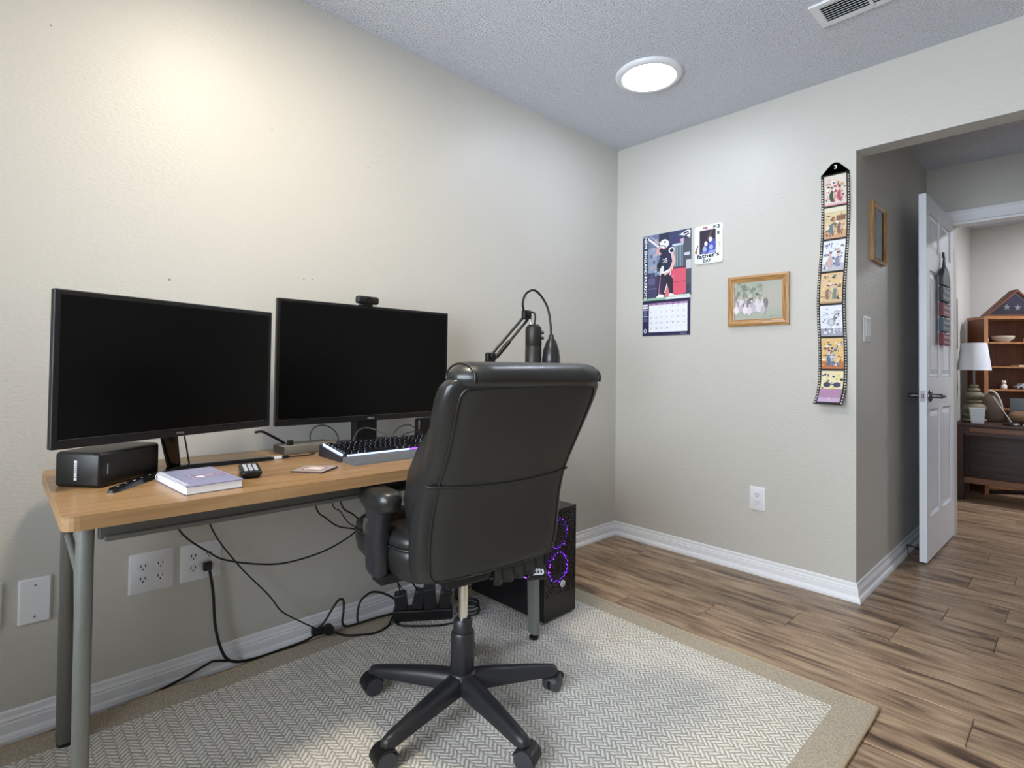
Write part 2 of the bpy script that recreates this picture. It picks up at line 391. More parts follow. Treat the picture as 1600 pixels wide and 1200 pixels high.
# floor: base plus planks
flo = struct('floor', bx(-0.1, 4.3, YF-0.1, FY+0.1, -0.03, -0.006), mat('floor_gap', '2a2019', 0.8))
PW, PL = 0.185, 1.22
joints = {-1: 1.525, 0: 1.815, -4: 1.82, -2: 1.2, -3: 0.915, 2: 1.82, 5: 1.81}
shared = {}
def plank_mesh(L):
    key = round(L, 3)
    if key not in shared:
        b = BM(); box(b, -L/2+0.0007, L/2-0.0007, -PW/2+0.0009, PW/2-0.0009, -0.012, 0.0)
        top = [e for e in b.edges if all(v.co.z > -0.001 for v in e.verts)]
        bmesh.ops.bevel(b, geom=top, offset=0.0016, segments=1, affect='EDGES')
        me = bpy.data.meshes.new('plank'); b.to_mesh(me); b.free(); me.materials.append(PLANK); shared[key] = me
    return shared[key]
for r in range(-21, 22):
    y0 = -0.13 + PW*r
    if y0 + PW < YF or y0 > FY: continue
    j = joints.get(r, (r*0.4137) % PL)
    x0, x1 = (0.0, XR) if y0 < -0.01 else (XO-0.1, 4.25)
    if y0 < -0.01 and y0+PW > 0: x1 = XR
    x = j - PL*math.ceil((j-x0)/PL)
    while x < x1:
        a, b_ = max(x, x0), min(x+PL, x1)
        if b_-a > 0.02: obj('plank', plank_mesh(round(b_-a, 3)), PLANK, flo, loc=((a+b_)/2, y0+PW/2, 0))
        x += PL

# baseboards
BP = [(0, 0), (0.023, 0), (0.023, 0.010), (0.019, 0.020), (0.013, 0.025), (0.012, 0.050), (0.0085, 0.054), (0.0105, 0.058), (0.0075, 0.064), (0.0065, 0.066), (0.006, 0.079), (0.003, 0.083), (0, 0.083)]
def baseboard(name, p0, p1, nrm, m0=0, m1=0):
    p0, p1, n = Vector((*p0, 0)), Vector((*p1, 0)), Vector((*nrm, 0)); d = (p1-p0).normalized()
    rings = [[p + n*o + d*(m*o*sg) + Vector((0, 0, z)) for o, z in BP] for p, m, sg in ((p0, m0, 1), (p1, m1, -1))]
    return struct(name, loft(BM(), rings), TRIM)
baseboard('baseboard_left', (0, YF), (0, 0), (1, 0), 1, 1)
baseboard('baseboard_back', (0, 0), (XO, 0), (0, -1), 1, -1)
baseboard('baseboard_hall', (XO, 0), (XO, YE), (1, 0), -1, 1)
baseboard('baseboard_right', (XR, YF), (XR, 0), (-1, 0), 1, 1)
baseboard('baseboard_front', (0, YF), (XR, YF), (0, 1), 1, 1)
baseboard('baseboard_far', (FX0, FY), (FX1, FY), (0, -1), 0, 0)
# unseen window in the front wall, added for daylight from this side
win = bpy.data.objects.new('window_added', None); COL.objects.link(win); win['kind'] = 'structure'
bm = BM()
for a in ((WY0, WY1, WZ0, WZ0+0.05), (WY0, WY1, WZ1-0.05, WZ1), (WY0, WY0+0.05, WZ0+0.05, WZ1-0.05), (WY1-0.05, WY1, WZ0+0.05, WZ1-0.05), ((WY0+WY1)/2-0.025, (WY0+WY1)/2+0.025, WZ0+0.05, WZ1-0.05)):
    box(bm, a[0], a[1], YF-0.09, YF-0.04, a[2], a[3])
obj('window_frame', bm, TRIM, win)
for y0, y1 in ((WY0+0.05, (WY0+WY1)/2-0.025), ((WY0+WY1)/2+0.025, WY1-0.05)): obj('pane', bx(y0, y1, YF-0.066, YF-0.062, WZ0+0.05, WZ1-0.05), glass_mat(), win)
obj('window_sill', bx(WY0-0.04, WY1+0.04, YF-0.06, YF+0.05, WZ0-0.025, WZ0, 0.004), TRIM, win)
# door casing at the passage end
bm = BM()
box(bm, 1.40, 2.325, YE-0.02, YE+0.001, 2.017, 2.092, 0.004); box(bm, 1.40, 1.475, YE-0.02, YE+0.001, 0, 2.017, 0.004); box(bm, 2.25, 2.325, YE-0.02, YE+0.001, 0, 2.017, 0.004)
box(bm, 1.405, 2.32, YE-0.028, YE-0.015, 2.074, 2.089, 0.003); box(bm, 1.475, 2.25, YE, YE+0.11, 2.003, 2.018)
struct('trim_1', bm, TRIM)

# door: six-panel slab standing open against the passage wall
ddir = Vector((1.475-1.461, 1.60-0.823, 0)).normalized()
DL = 0.775; DT = 0.034; DH = 2.022
droot = bpy.data.objects.new('door_1', None); COL.objects.link(droot); droot['kind'] = 'structure'
droot['label'] = 'white six panel door standing open into the passage'
droot.location = (1.461, 0.823, 0.012); droot.rotation_euler = (0, 0, math.atan2(ddir.y, ddir.x))
# local: x along the slab from the free edge to the hinge, -y is the seen face
PANX = ((0.085, 0.345), (0.43, 0.69)); PANZ = ((0.235, 0.83), (1.01, 1.61), (1.725, 1.925))
bm = BM()
box(bm, 0, DL, 0.012, DT-0.012, 0, DH)
for y0, y1 in ((0, 0.0121), (DT-0.0121, DT)):
    xs = [0, PANX[0][0], PANX[0][1], PANX[1][0], PANX[1][1], DL]; zs = [0] + [v for p in PANZ for v in p] + [DH]
    for i in range(0, 6, 2): box(bm, xs[i], xs[i+1], y0, y1, 0, DH)
    for i in range(0, 8, 2):
        for a, b_ in PANX: box(bm, a, b_, y0, y1, zs[i], zs[i+1])
obj('slab', bm, DOORW, droot)
for a, b_ in PANX:
    for z0, z1 in PANZ:
        for sy in (0, 1):
            M = frame((a, 0, z0), (1, 0, 0), (0, 0, 1), (0, -1, 0)) if sy == 0 else frame((b_, DT, z0), (-1, 0, 0), (0, 0, 1), (0, 1, 0))
            wd, ht = b_-a, z1-z0
            def rr(i): return [Vector((i, i, 0)), Vector((wd-i, i, 0)), Vector((wd-i, ht-i, 0)), Vector((i, ht-i, 0))]
            def off(L, z): return [M @ (v+Vector((0, 0, z))) for v in L]
            obj('door_panel', loft(BM(), [off(rr(0.001), -0.013), off(rr(0.004), -0.006), off(rr(0.016), -0.0105), off(rr(0.042), -0.0035), off(rr(0.043), -0.0035)]), DOORW, droot)
bm = BM()
for sy, y in ((-1, 0), (1, DT)):
    M = frame((0.065, y, 0.905), (1, 0, 0), (0, 0, 1), (0, sy, 0))
    lathe(bm, [(0.033, 0), (0.033, 0.006), (0.027, 0.012), (0.013, 0.014), (0.012, 0.045), (0.013, 0.058), (0.008, 0.062)], 20, M)
    tube(bm, [(0.065, y+sy*0.052, 0.905), (0.11, y+sy*0.055, 0.905), (0.175, y+sy*0.052, 0.902)], lambda t: 0.0115-0.003*t, 10, sx=0.8)
obj('door_handle', bm, NICKEL, droot, 60)
bm = BM(); box(bm, -0.0012, 0.001, 0.005, 0.029, 0.875, 0.935, 0.0005); box(bm, -0.006, 0.001, 0.011, 0.023, 0.893, 0.917, 0.003)
obj('latch_plate', bm, NICKEL, droot)
bm = BM()
for z in (0.2, 1.0, 1.82): lathe(bm, [(0.006, -0.045), (0.006, 0.045)], 10, None, (DL+0.004, DT+0.004, z))
obj('hinge', bm, NICKEL, droot, 60)

# ================================================================== LIGHT FIXTURES
def disc_light(name, label, x, y, z, strength, color, r=0.155):
    t = thing(name, label, 'ceiling light', (x, y, z), 0)
    obj('trim_ring', lathe(BM(), [(r-0.032, 0.0), (r, 0.0), (r, -0.006), (r-0.006, -0.014), (r-0.022, -0.018), (r-0.032, -0.016)], 48), WHITE, t, 50)
    e = mat('diffuser_'+name+str(round(x, 2)), 'f4f4f4', 0.4, emit=strength, emit_color=color)
    obj('diffuser', lathe(BM(), [(r-0.03, -0.002), (r-0.031, -0.016), (r-0.05, -0.021), (0.05, -0.026), (0.0, -0.0265)], 40), e, t, 50)
    return t
disc_light('ceiling_light', 'round white flush ceiling light with glowing disc above the back wall', 0.643, -0.655, H, LIGHT_A, 'e4edff')
disc_light('ceiling_light_offscreen', 'round warm ceiling light above the near end of the desk', 0.90, -2.27, H, LIGHT_B, 'fff0d6')
disc_light('ceiling_light_offscreen', 'round ceiling light in the room beyond the open door', 2.6, 3.1, H, LIGHT_FAR, 'f3f5ff')

# ceiling vent
t = thing('ceiling_vent', 'white louvred air vent in the popcorn ceiling', 'vent', (1.60, -0.56, H))
bm = BM(); fw, fh = 0.265, 0.085
for a, b_, c, d in ((-fw, fw, -fh, -fh+0.026), (-fw, fw, fh-0.026, fh), (-fw, -fw+0.03, -fh+.02, fh-.02), (fw-0.03, fw, -fh+.02, fh-.02)):
    box(bm, a, b_, c, d, -0.009, 0.0, 0.003)
obj('frame', bm, WHITE, t)
obj('backing', bx(-fw+0.02, fw-0.02, -fh+0.02, fh-0.02, -0.0015, 0.0), mat('vent_dark', '1b1b1c', 0.9), t)
for k in range(8):
    y = -fh+0.031+k*0.0155
    M = Matrix.Translation((0, y, -0.007)) @ Matrix.Rotation(math.radians(35), 4, 'X')
    obj('slat', bx(-fw+0.028, fw-0.028, -0.0065, 0.0065, -0.0006, 0.0006, M=M), WHITE, t)
for x in (-0.085, 0.085): obj('divider', bx(x-0.006, x+0.006, -fh+0.02, fh-0.02, -0.012, -0.003), WHITE, t)

# ================================================================== RUG
rug = thing('area_rug', 'beige herringbone area rug with plain tan border under the desk', 'rug', (0, 0, 0))
RX0, RX1, RY0, RY1 = 0.028, 1.612, -3.45, -0.858
def rug_z(x, y):      # the wall-side edge rides up in waves
    e = max(0.0, 1-(x-RX0)/0.16)
    return 0.009 + e*e*(0.006+0.009*math.sin((y+2.66)*7.0)+0.004*math.sin(y*17))*min(1, max(0, (-1.85-y)/0.25))
def rug_x(x, y):
    e = max(0.0, 1-(x-RX0)/0.2)
    return x + e*(0.030+0.012*math.sin((y+2.66)*6.0))
def rug_grid(x0, x1, y0, y1, skip=None, st=0.04):
    bm = BM(); nx = max(1, round((x1-x0)/st)); ny = max(1, round((y1-y0)/st))
    V = {}
    def v(i, j):
        if (i, j) not in V:
            x, y = x0+(x1-x0)*i/nx, y0+(y1-y0)*j/ny
            V[i, j] = bm.verts.new((rug_x(x, y), y, rug_z(x, y)))
        return V[i, j]
    for i in range(nx):
        for j in range(ny): bm.faces.new((v(i, j), v(i+1, j), v(i+1, j+1), v(i, j+1)))
    return bm
def thicken(bm, h):
    g = bmesh.ops.extrude_face_region(bm, geom=list(bm.faces))
    bmesh.ops.translate(bm, vec=(0, 0, -h), verts=[e for e in g['geom'] if isinstance(e, bmesh.types.BMVert)])
    return bm
BW = 0.10
obj('field', thicken(rug_grid(RX0+BW, RX1-BW, RY0+BW, RY1-BW), 0.008), HERR, rug)
for a in ((RX0, RX0+BW, RY0, RY1), (RX1-BW, RX1, RY0, RY1), (RX0+BW, RX1-BW, RY0, RY0+BW), (RX0+BW, RX1-BW, RY1-BW, RY1)):
    obj('border', thicken(rug_grid(*a), 0.008), PILE, rug)
pts = []
for a, b_ in (((RX0, RY0), (RX1, RY0)), ((RX1, RY0), (RX1, RY1)), ((RX1, RY1), (RX0, RY1)), ((RX0, RY1), (RX0, RY0))):
    for k in range(40):
        x, y = a[0]+(b_[0]-a[0])*k/40, a[1]+(b_[1]-a[1])*k/40
        pts.append((rug_x(x, y), y, rug_z(x, y)-0.003))
pts.append(pts[0])
obj('binding', tube(BM(), pts, 0.0055, 6, smooth=False), BIND, rug, 180)

# ================================================================== DESK
DZ = 0.745
desk = thing('office_desk', 'long desk with brown wood laminate top and grey metal legs', 'desk', (0.0, 0.0, 0))
DX0, DX1, DY0, DY1 = 0.052, 0.685, -2.768, -1.285
prof = rrect(DX1-DX0, DY1-DY0, 0.028, 5, (DX0+DX1)/2, (DY0+DY1)/2)
top = obj('desktop', loft(BM(), [[Vector((x, y, z)) for x, y in prof] for z in (DZ-0.0035, DZ-0.0008, DZ)]), DESKW, desk, 40)
obj('edge_band', loft(BM(), [[Vector((x, y, z)) for x, y in prof] for z in (DZ-0.030, DZ-0.0036)]), DESKE, top)
obj('front_beam', bx(0.585, 0.60, -2.70, -1.36, 0.668, DZ-0.031, 0.003), STEEL_D, desk)
obj('front_beam', bx(0.592, 0.612, -2.69, -1.37, 0.665, 0.676, 0.002), STEEL_D, desk)
obj('back_beam', bx(0.12, 0.14, -2.70, -1.36, 0.65, DZ-0.031, 0.003), STEEL_D, desk)
for k in range(7):
    y = -2.62+k*0.085
    obj('bolt', bx(0.612-0.013, 0.612-0.003, y-0.007, y+0.007, 0.700, 0.712, 0.002), STEEL_D, desk)
def leg_ring(cx, cy, z, a, b_, n=16): return [Vector((x, y, z)) for x, y in sellipse(a, b_, n, 3.2, cx, cy)]
for y in (-2.72, -1.345):
    # front leg: oval tube leaning slightly forward
    fl = obj('leg', loft(BM(), [leg_ring(0.572, y, DZ-0.034, 0.030, 0.0155), leg_ring(0.594, y, 0.03, 0.024, 0.015)]), STEEL, desk, 50)
    obj('foot', lathe(BM(), [(0.012, 0.031), (0.012, 0.022), (0.018, 0.018), (0.019, 0.010)], 14, None, (0.594, y, 0)), BLACK, fl)
    ys = y-0.003
    rl = obj('leg', loft(BM(), [leg_ring(0.20, ys, DZ-0.034, 0.055, 0.010), leg_ring(0.125, ys+0.016, 0.018, 0.032, 0.020)]), STEEL_D, desk, 50)
    obj('foot', loft(BM(), [leg_ring(0.125, ys+0.016, 0.019, 0.032, 0.020), leg_ring(0.125, ys+0.016, 0.008, 0.031, 0.019)]), BLACK, rl)
    obj('side_brace', tube(BM(), [(0.19, y, 0.60), (0.585, y, 0.565)], 0.009, 10, smooth=False), STEEL, desk, 60)
    obj('side_bar', bx(0.20, 0.60, y-0.012, y+0.012, DZ-0.045, DZ-0.031, 0.002), STEEL, desk)

# ------------------------------------------------------------------ monitors
def monitor(name, label, loc, rotz, W, Z0, Z1, bez, brand, bsize, chin):
    t = thing(name, label, 'monitor', loc, rotz)
    hw = W/2
    obj('bezel', bx(-hw, hw, 0.0, 0.018, Z0, Z1, 0.003), BLACK, t)
    obj('screen', bx(-hw+bez, hw-bez, -0.0008, 0.004, Z0+chin, Z1-bez), mat('screen_glass', '040404', 0.28, spec=0.22), t)
    obj('back_cover', loft(BM(), [[Vector((x, 0.017, z)) for x, z in rrect(W*0.96, (Z1-Z0)*0.94, 0.02, 3, 0, (Z0+Z1)/2)],
                                  [Vector((x, 0.038, z)) for x, z in rrect(W*0.7, (Z1-Z0)*0.65, 0.04, 3, 0, (Z0+Z1)/2)]]), BLACK, t)
    p = Print(); vs, _ = text_geo(brand)
    p.text(brand, -bsize*1.25, Z0+chin*0.32, bsize, 'b9bbbd', fit=bsize*2.5)
    p.build('brand_lettering', frame((0, -0.0012, 0), (1, 0, 0), (0, 0, 1), (0, -1, 0)), t)
    return t
# wide monitor, square to the wall
m2 = monitor('monitor', 'black wide monitor with a webcam on its top edge', (0.205, -1.838, DZ), PI/2, 0.706, 0.096, 0.527, 0.010, 'DELL', 0.011, 0.021)
obj('silver_chin_line', bx(-0.351, 0.351, -0.0012, 0.001, 0.1165, 0.118), NICKEL, m2)
obj('stand_neck', bx(-0.045, 0.045, 0.03, 0.075, 0.012, 0.34, 0.006), BLACK, m2)
obj('stand_base', loft(BM(), [[Vector((x, y, z)) for x, y in rrect(0.27, 0.19, 0.012, 4, -0.0, 0.045)] for z in (0.0, 0.010, 0.012)]), STEEL_D, m2)
wc = thing('webcam', 'small black webcam clipped on the top edge of the wide monitor', 'webcam', (0.205, -1.862, DZ+0.527))
wc.rotation_euler = (0, 0, PI/2)
obj('body', bx(-0.044, 0.044, -0.014, 0.014, 0.006, 0.035, 0.008, 3), BLACK, wc, 60)
obj('clip', bx(-0.022, 0.022, -0.004, 0.026, -0.0005, 0.008, 0.002), BLACK, wc)
obj('lens', lathe(BM(), [(0.011, 0), (0.011, 0.003), (0.008, 0.0035)], 18, frame((0, -0.0135, 0.0205), (1, 0, 0), (0, 0, 1), (0, -1, 0))), BLACKG, wc, 50)
# angled monitor with boomerang stand
m1 = monitor('monitor', 'black monitor turned at an angle on a boomerang shaped stand', (0.347, -2.497, DZ), math.radians(111), 0.594, 0.104, 0.472, 0.0125, 'SAMSUNG', 0.0085, 0.021)
obj('silver_chin_line', bx(-0.282, 0.272, -0.0012, 0.001, 0.1245, 0.126), NICKEL, m1)
obj('stand_neck', loft(BM(), [[Vector((x+0.035, y+0.076, 0.004)) for x, y in rrect(0.032, 0.022, 0.006)], [Vector((x-0.008, y+0.040, 0.12)) for x, y in rrect(0.045, 0.02, 0.006)],
                              [Vector((x-0.010, y+0.038, 0.3)) for x, y in rrect(0.05, 0.02, 0.006)]]), BLACKG, m1, 50)
def bar(a, b_, w0, w1, h):
    a, b_ = Vector((*a, 0)), Vector((*b_, 0)); d = (b_-a).normalized(); n = Vector((-d.y, d.x, 0))
    R = []
    for p, wd, hh in ((a, w0, h), (b_-d*0.012, w1, h*0.8), (b_, w1*0.6, h*0.55)):
        R.append([p+n*wd/2, p-n*wd/2, p-n*wd*0.35+Vector((0, 0, hh)), p+n*wd*0.35+Vector((0, 0, hh))])
    return loft(BM(), R)
l1 = obj('stand_leg', bar((0.048, 0.073), (-0.213, -0.077), 0.030, 0.024, 0.013), BLACKG, m1)
obj('stand_leg', bar((0.030, 0.073), (0.287, -0.030), 0.032, 0.026, 0.013), BLACKG, m1)
for k in range(5):
    q = Vector((-0.19+k*0.028, -0.0638+k*0.0161)); p = Print(); hz = 0.013*(1-0.2*(0.048-q.x)/0.261)+0.0002
    p.ell(q.x, q.y, 0.0032, 0.0024, 'd8d8da', 8)
    p.build('touch_icon', frame((0, 0, hz), (1, 0, 0), (0, 1, 0), (0, 0, 1)), l1)

# ------------------------------------------------------------------ things on the desk
sp = thing('desktop_speaker', 'small black box speaker with silver badge under the angled monitor', 'speaker', (0.378, -2.722, DZ))
sd = Vector((-0.138, 0.158, 0)).normalized()
sp.rotation_euler = (0, 0, math.atan2(sd.y, sd.x))          # local x along the long face, +y ... short side
# corner B at local origin-ish: long face on -y side
sp.location = (0.424, -2.680, DZ)
obj('body', bx(0.0, 0.196, 0.0, 0.122, 0.0, 0.086, 0.010, 3), mat('speaker_black', '0b0a08', 0.4), sp, 50)
p = Print(); p.rect(-0.0035, -0.024, 0.0035, 0.024, 'cfd0cf')
for k in range(7): p.rect(-0.002, -0.018+k*0.0055, 0.002, -0.0155+k*0.0055, '55565a')
p.build('badge', frame((-0.0004, 0.064, 0.042), (0, -1, 0), (0, 0, 1), (-1, 0, 0)), sp)
p = Print(); p.rect(-0.0012, -0.013, 0.0012, 0.013, 'b9bab8'); p.build('badge', frame((0.022, -0.0004, 0.044), (1, 0, 0), (0, 0, 1), (0, -1, 0)), sp)

nb = thing('spiral_notebook', 'spiral bound notebook with lavender cover on the desk', 'notebook', (0.514, -2.489, DZ), math.radians(4))
NBX, NBY = 0.225, 0.122
obj('pages', bx(-NBX/2, NBX/2, -NBY/2, NBY/2, 0.0015, 0.0185), PAPER, nb)
obj('back_cover', bx(-NBX/2-0.002, NBX/2+0.002, -NBY/2-0.002, NBY/2+0.004, 0, 0.0015), mat('notebook_back', '40424a', 0.6), nb)
cv = obj('cover', bx(-NBX/2-0.002, NBX/2+0.002, -NBY/2-0.002, NBY/2+0.004, 0.0186, 0.0205), mat('notebook_cover', '8d8fae', 0.45), nb)
p = Print(); p.rect(-0.045, -0.030, 0.045, 0.030, '7c7296')
for q in ((-0.041, -0.026, 0.041, -0.023), (-0.041, 0.023, 0.041, 0.026), (-0.041, -0.026, -0.038, 0.026), (0.038, -0.026, 0.041, 0.026)): p.rect(*q, 'c9b9c9')
p.rect(-0.030, -0.018, -0.012, 0.004, 'f0f0f4'); p.rect(-0.008, -0.012, 0.012, 0.012, 'b8a0b8'); p.rect(0.016, -0.018, 0.032, 0.016, 'a08fb0')
p.build('cover_print', frame((0.005, 0.02, 0.02056), (0, 1, 0), (-1, 0, 0), (0, 0, 1)), cv)
for k in range(19):
    x = -NBX/2+0.010+k*(NBX-0.02)/18
    obj('spiral_ring', tube(BM(), [(x+0.0015*math.sin(a), -NBY/2+0.003+0.0105*math.cos(a), 0.0115+0.011*math.sin(a)) for a in [2*PI*i/12 for i in range(13)]], 0.0009, 5, smooth=False), WHITE, nb)

rm = thing('remote_control', 'small black remote control with grey buttons on the desk', 'remote', (0.468, -2.352, DZ), math.radians(76))
RL = 0.14
obj('body', loft(BM(), [[Vector((x, y, z)) for x, y in rrect(w_, d_, 0.010, 4)] for w_, d_, z in ((0.040, RL*0.86, 0), (0.052, RL, 0.011), (0.052, RL, 0.016), (0.046, RL*0.97, 0.020))]), BLACK, rm, 50)
for i in range(6):
    for j in range(3):
        obj('button', bx(-0.017+j*0.0125, -0.008+j*0.0125, -0.056+i*0.017, -0.046+i*0.017, 0.0195, 0.0222, 0.001), mat('remote_button', ['b9bcc0', '7f8287', 'dfe1e3'][(i+j) % 3] if False else 'b4b7bb', 0.5), rm)
co = thing('coaster', 'flat printed coaster in muted pinks beside the keyboard', 'coaster', (0.521, -2.192, DZ), math.radians(38))
obj('slab', loft(BM(), [[Vector((x, y, z)) for x, y in rrect(0.098, 0.098, 0.006)] for z in (0, 0.0045)]), mat('coaster_edge', '3a2a28', 0.6), co)
p = Print(); p.rect(-0.047, -0.047, 0.047, 0.047, 'a89a94'); p.ell(0, 0, 0.036, 0.036, '8b6f6c'); p.ell(0, 0, 0.03, 0.03, 'c9b4ac'); p.rect(-0.018, -0.012, 0.02, 0.014, 'e6dad2'); p.rect(-0.012, -0.024, 0.014, -0.016, '7c4c4c')
p.build('print', frame((0, 0, 0.0046), (1, 0, 0), (0, 1, 0), (0, 0, 1)), co)
dk = thing('docking_station', 'grey flat docking box with a plug standing in its top', 'docking box', (0.172, -2.072, DZ), math.radians(92))
obj('body', bx(-0.093, 0.093, -0.047, 0.047, 0, 0.030, 0.004), mat('dock_grey', '6e6a62', 0.5), dk, 40)
obj('front_plate', bx(-0.0945, -0.092, -0.044, 0.044, 0.004, 0.027), mat('dock_dark', '35322e', 0.5), dk)
pl = obj('plug', bx(-0.072, -0.052, -0.022, -0.008, 0.029, 0.046, 0.003), BLACK, dk)

# keyboard with wrist rest
kb = thing('gaming_keyboard', 'black mechanical keyboard with glowing strips and grey wrist rest', 'keyboard', (0.54, -1.85, DZ), math.radians(90))
# local: x right (+Y world), y away from the user (toward the wall), origin at front edge centre
KW = 0.46
def slope(z): return z
obj('wrist_rest', loft(BM(), [[Vector((x, y, z)) for y, z in ((0, 0), (0.002, 0.006), (0.078, 0.017), (0.080, 0.0))] for x in (-KW/2+0.004, KW/2-0.004)]), mat('wrist_rest_grey', '5b5d60', 0.55, bump=(500, 0.3, 0.001)), kb)
def ky(y): return 0.017+(y-0.08)*0.13
obj('case', loft(BM(), [[Vector((x, y, z)) for y, z in ((0.0805, 0.0), (0.0805, ky(0.08)), (0.238, ky(0.238)), (0.242, 0.0))] for x in (-KW/2, KW/2)]), mat('keyboard_case', '22232a', 0.4), kb)
kt = math.atan(0.13); s_ = 0.0192
kms = {}
def key_mesh(wd):
    if wd not in kms:
        b_ = BM(); w0 = wd*s_/2-0.0008; w1 = w0-0.0022; h0 = s_/2-0.0008; h1 = h0-0.0022
        loft(b_, [[Vector((x, y, z)) for x, y in rrect(2*a, 2*c, 0.0012, 1)] for a, c, z in ((w0, h0, 0), (w1, h1, 0.0115), (w1-0.001, h1-0.001, 0.012))])
        me = bpy.data.meshes.new('key'); b_.to_mesh(me); b_.free(); me.materials.append(mat('keycap', '141417', 0.22)); kms[wd] = me
    return kms[wd]
rows = [[1.25]*3+[6.25]+[1.25]*4+[1]*3+[2, 1], [2.25]+[1]*10+[2.75]+[0, 1, 0]+[1]*4, [1.75]+[1]*11+[2.25]+[0, 0, 0]+[1]*4,
        [1.5]+[1]*12+[1.5]+[1]*3+[1]*4, [1]*13+[2]+[1]*3+[1]*4, [1, 0]+[1]*12+[0]+[1]*3+[1]*4]
for r, row in enumerate(rows):
    x = -KW/2+0.014; y = 0.103+r*s_*1.06+(0.006 if r == 5 else 0)
    for i, wd in enumerate(row):
        if wd == 0: x += s_; continue
        if x+wd*s_ > KW/2-0.006: break
        ko = obj('key', key_mesh(wd), None, kb); ko.location = (x+wd*s_/2, y, ky(y)-0.001); ko.rotation_euler = (kt, 0, 0)
        x += wd*s_
def glow(name, col, st): return mat(name, col, 0.4, emit=st, emit_color=col)
obj('light_strip', bx(-KW/2+0.022, 0.02, 0.0805, 0.0865, 0.0165, 0.0212), glow('led_white', 'b9d2ff', 0.75), kb)
obj('light_strip', bx(0.022, KW/2-0.02, 0.0805, 0.0865, 0.0165, 0.0212), glow('led_violet', '8a45e0', 1.2), kb)
ls = obj('light_strip', bx(-KW/2+0.004, -KW/2+0.0085, 0.088, 0.225, 0, 0.006), glow('led_white', 'b9d2ff', 0.75), kb)
ls.rotation_euler = (kt, 0, 0); ls.location = (0, 0, 0.0075)

rt = thing('black_box_device', 'small black box with rounded corners behind the keyboard by the wall', 'device', (0.17, -1.55, DZ), math.radians(94))
obj('body', bx(-0.065, 0.065, -0.02, 0.02, 0.0, 0.09, 0.012, 3), BLACK, rt, 50)
obj('front_plate', bx(-0.056, 0.056, -0.0215, -0.019, 0.008, 0.082, 0.001), BLACKG, rt)

# ------------------------------------------------------------------ microphone on a boom arm
ba = thing('microphone_boom_arm', 'black spring boom arm clamped to the back of the desk', 'boom arm', (0.10, -1.335, DZ))
ba_o = Vector((0.10, -1.335, DZ))
def bl(*p): return tuple(Vector(p)-ba_o)
obj('clamp', bx(-0.03, 0.03, -0.028, 0.028, 0.0, 0.03, 0.005), BLACK, ba)
obj('clamp_post', lathe(BM(), [(0.012, 0.028), (0.012, 0.075), (0.016, 0.08), (0.016, 0.095)], 14), BLACK, ba, 50)
E1, E2 = Vector((0.272, -1.305, 1.095)), Vector((0.335, -1.148, 1.288))
for dx in (-0.010, 0.010):
    o_ = Vector((0, dx, 0))
    obj('lower_arm', tube(BM(), [bl(0.10, -1.335+dx, DZ+0.085), tuple(E1-ba_o+o_)], 0.005, 8, smooth=False), BLACK, ba)
up_off = Vector((0.0, 0.016, -0.022))
obj('upper_arm', tube(BM(), [tuple(E1-ba_o), tuple(E2-ba_o)], 0.006, 8, smooth=False), BLACK, ba)
obj('upper_arm', tube(BM(), [tuple(E1-ba_o+up_off), tuple(E2-ba_o+up_off*0.9)], 0.006, 8, smooth=False), BLACK, ba)
A, B = E1-ba_o+up_off, E2-ba_o+up_off*0.9
obj('spring', tube(BM(), [tuple(A.lerp(B, 0.1)), tuple(A.lerp(B, 0.45))], 0.0095, 10, smooth=False), BLACK, ba, 60)
for c in (E1, E2):
    q = c-ba_o
    obj('joint', bx(q.x-0.012, q.x+0.012, q.y-0.022, q.y+0.024, q.z-0.026, q.z+0.016, 0.006), BLACK, ba)
    obj('knob', lathe(BM(), [(0.011, 0), (0.013, 0.006), (0.010, 0.012)], 12, frame((q.x+0.011, q.y, q.z), (0, 1, 0), (0, 0, 1), (1, 0, 0))), BLACK, ba, 50)
q = E2-ba_o
obj('yoke', tube(BM(), [(q.x, q.y+0.018, q.z+0.004), (q.x+0.012, q.y+0.032, q.z+0.008), (q.x+0.02, q.y+0.036, q.z-0.01), (q.x+0.018, q.y+0.034, q.z-0.047)], 0.0045, 8), BLACK, ba, 180)
obj('yoke', tube(BM(), [(q.x+0.002, q.y+0.008, q.z), (q.x+0.016, q.y+0.018, q.z-0.047)], 0.0035, 8, smooth=False), CHROME, ba)
gn = obj('gooseneck', tube(BM(), [bl(0.335, -1.165, 1.30), bl(0.342, -1.178, 1.335), bl(0.352, -1.168, 1.375), bl(0.36, -1.128, 1.394), bl(0.368, -1.09, 1.372), bl(0.382, -1.060, 1.32), bl(0.390, -1.048, 1.25), bl(0.392, -1.044, 1.185)], 0.0052, 8), BLACK, ba, 180)
obj('gooseneck_head', lathe(BM(), [(0.006, 0.006), (0.011, 0.0), (0.012, -0.012), (0.024, -0.03), (0.036, -0.065), (0.042, -0.105), (0.042, -0.135), (0.034, -0.15), (0.01, -0.155)], 22, None, bl(0.392, -1.043, 1.195)), mat('head_black', '26262a', 0.3), gn, 60)
mi = thing('microphone', 'matte black cylindrical microphone hanging from the boom arm', 'microphone', (0.352, -1.118, 1.02))
obj('body', lathe(BM(), [(0.034, 0.0), (0.037, 0.006), (0.037, 0.118), (0.0355, 0.12), (0.0355, 0.123), (0.037, 0.125), (0.037, 0.195), (0.034, 0.21), (0.027, 0.2155), (0.022, 0.2165)], 28), mat('mic_black', '1f1e1a', 0.45), mi, 40)
obj('top_cap', lathe(BM(), [(0.024, 0.2155), (0.024, 0.2205), (0.01, 0.222)], 20), BLACK, mi, 40)
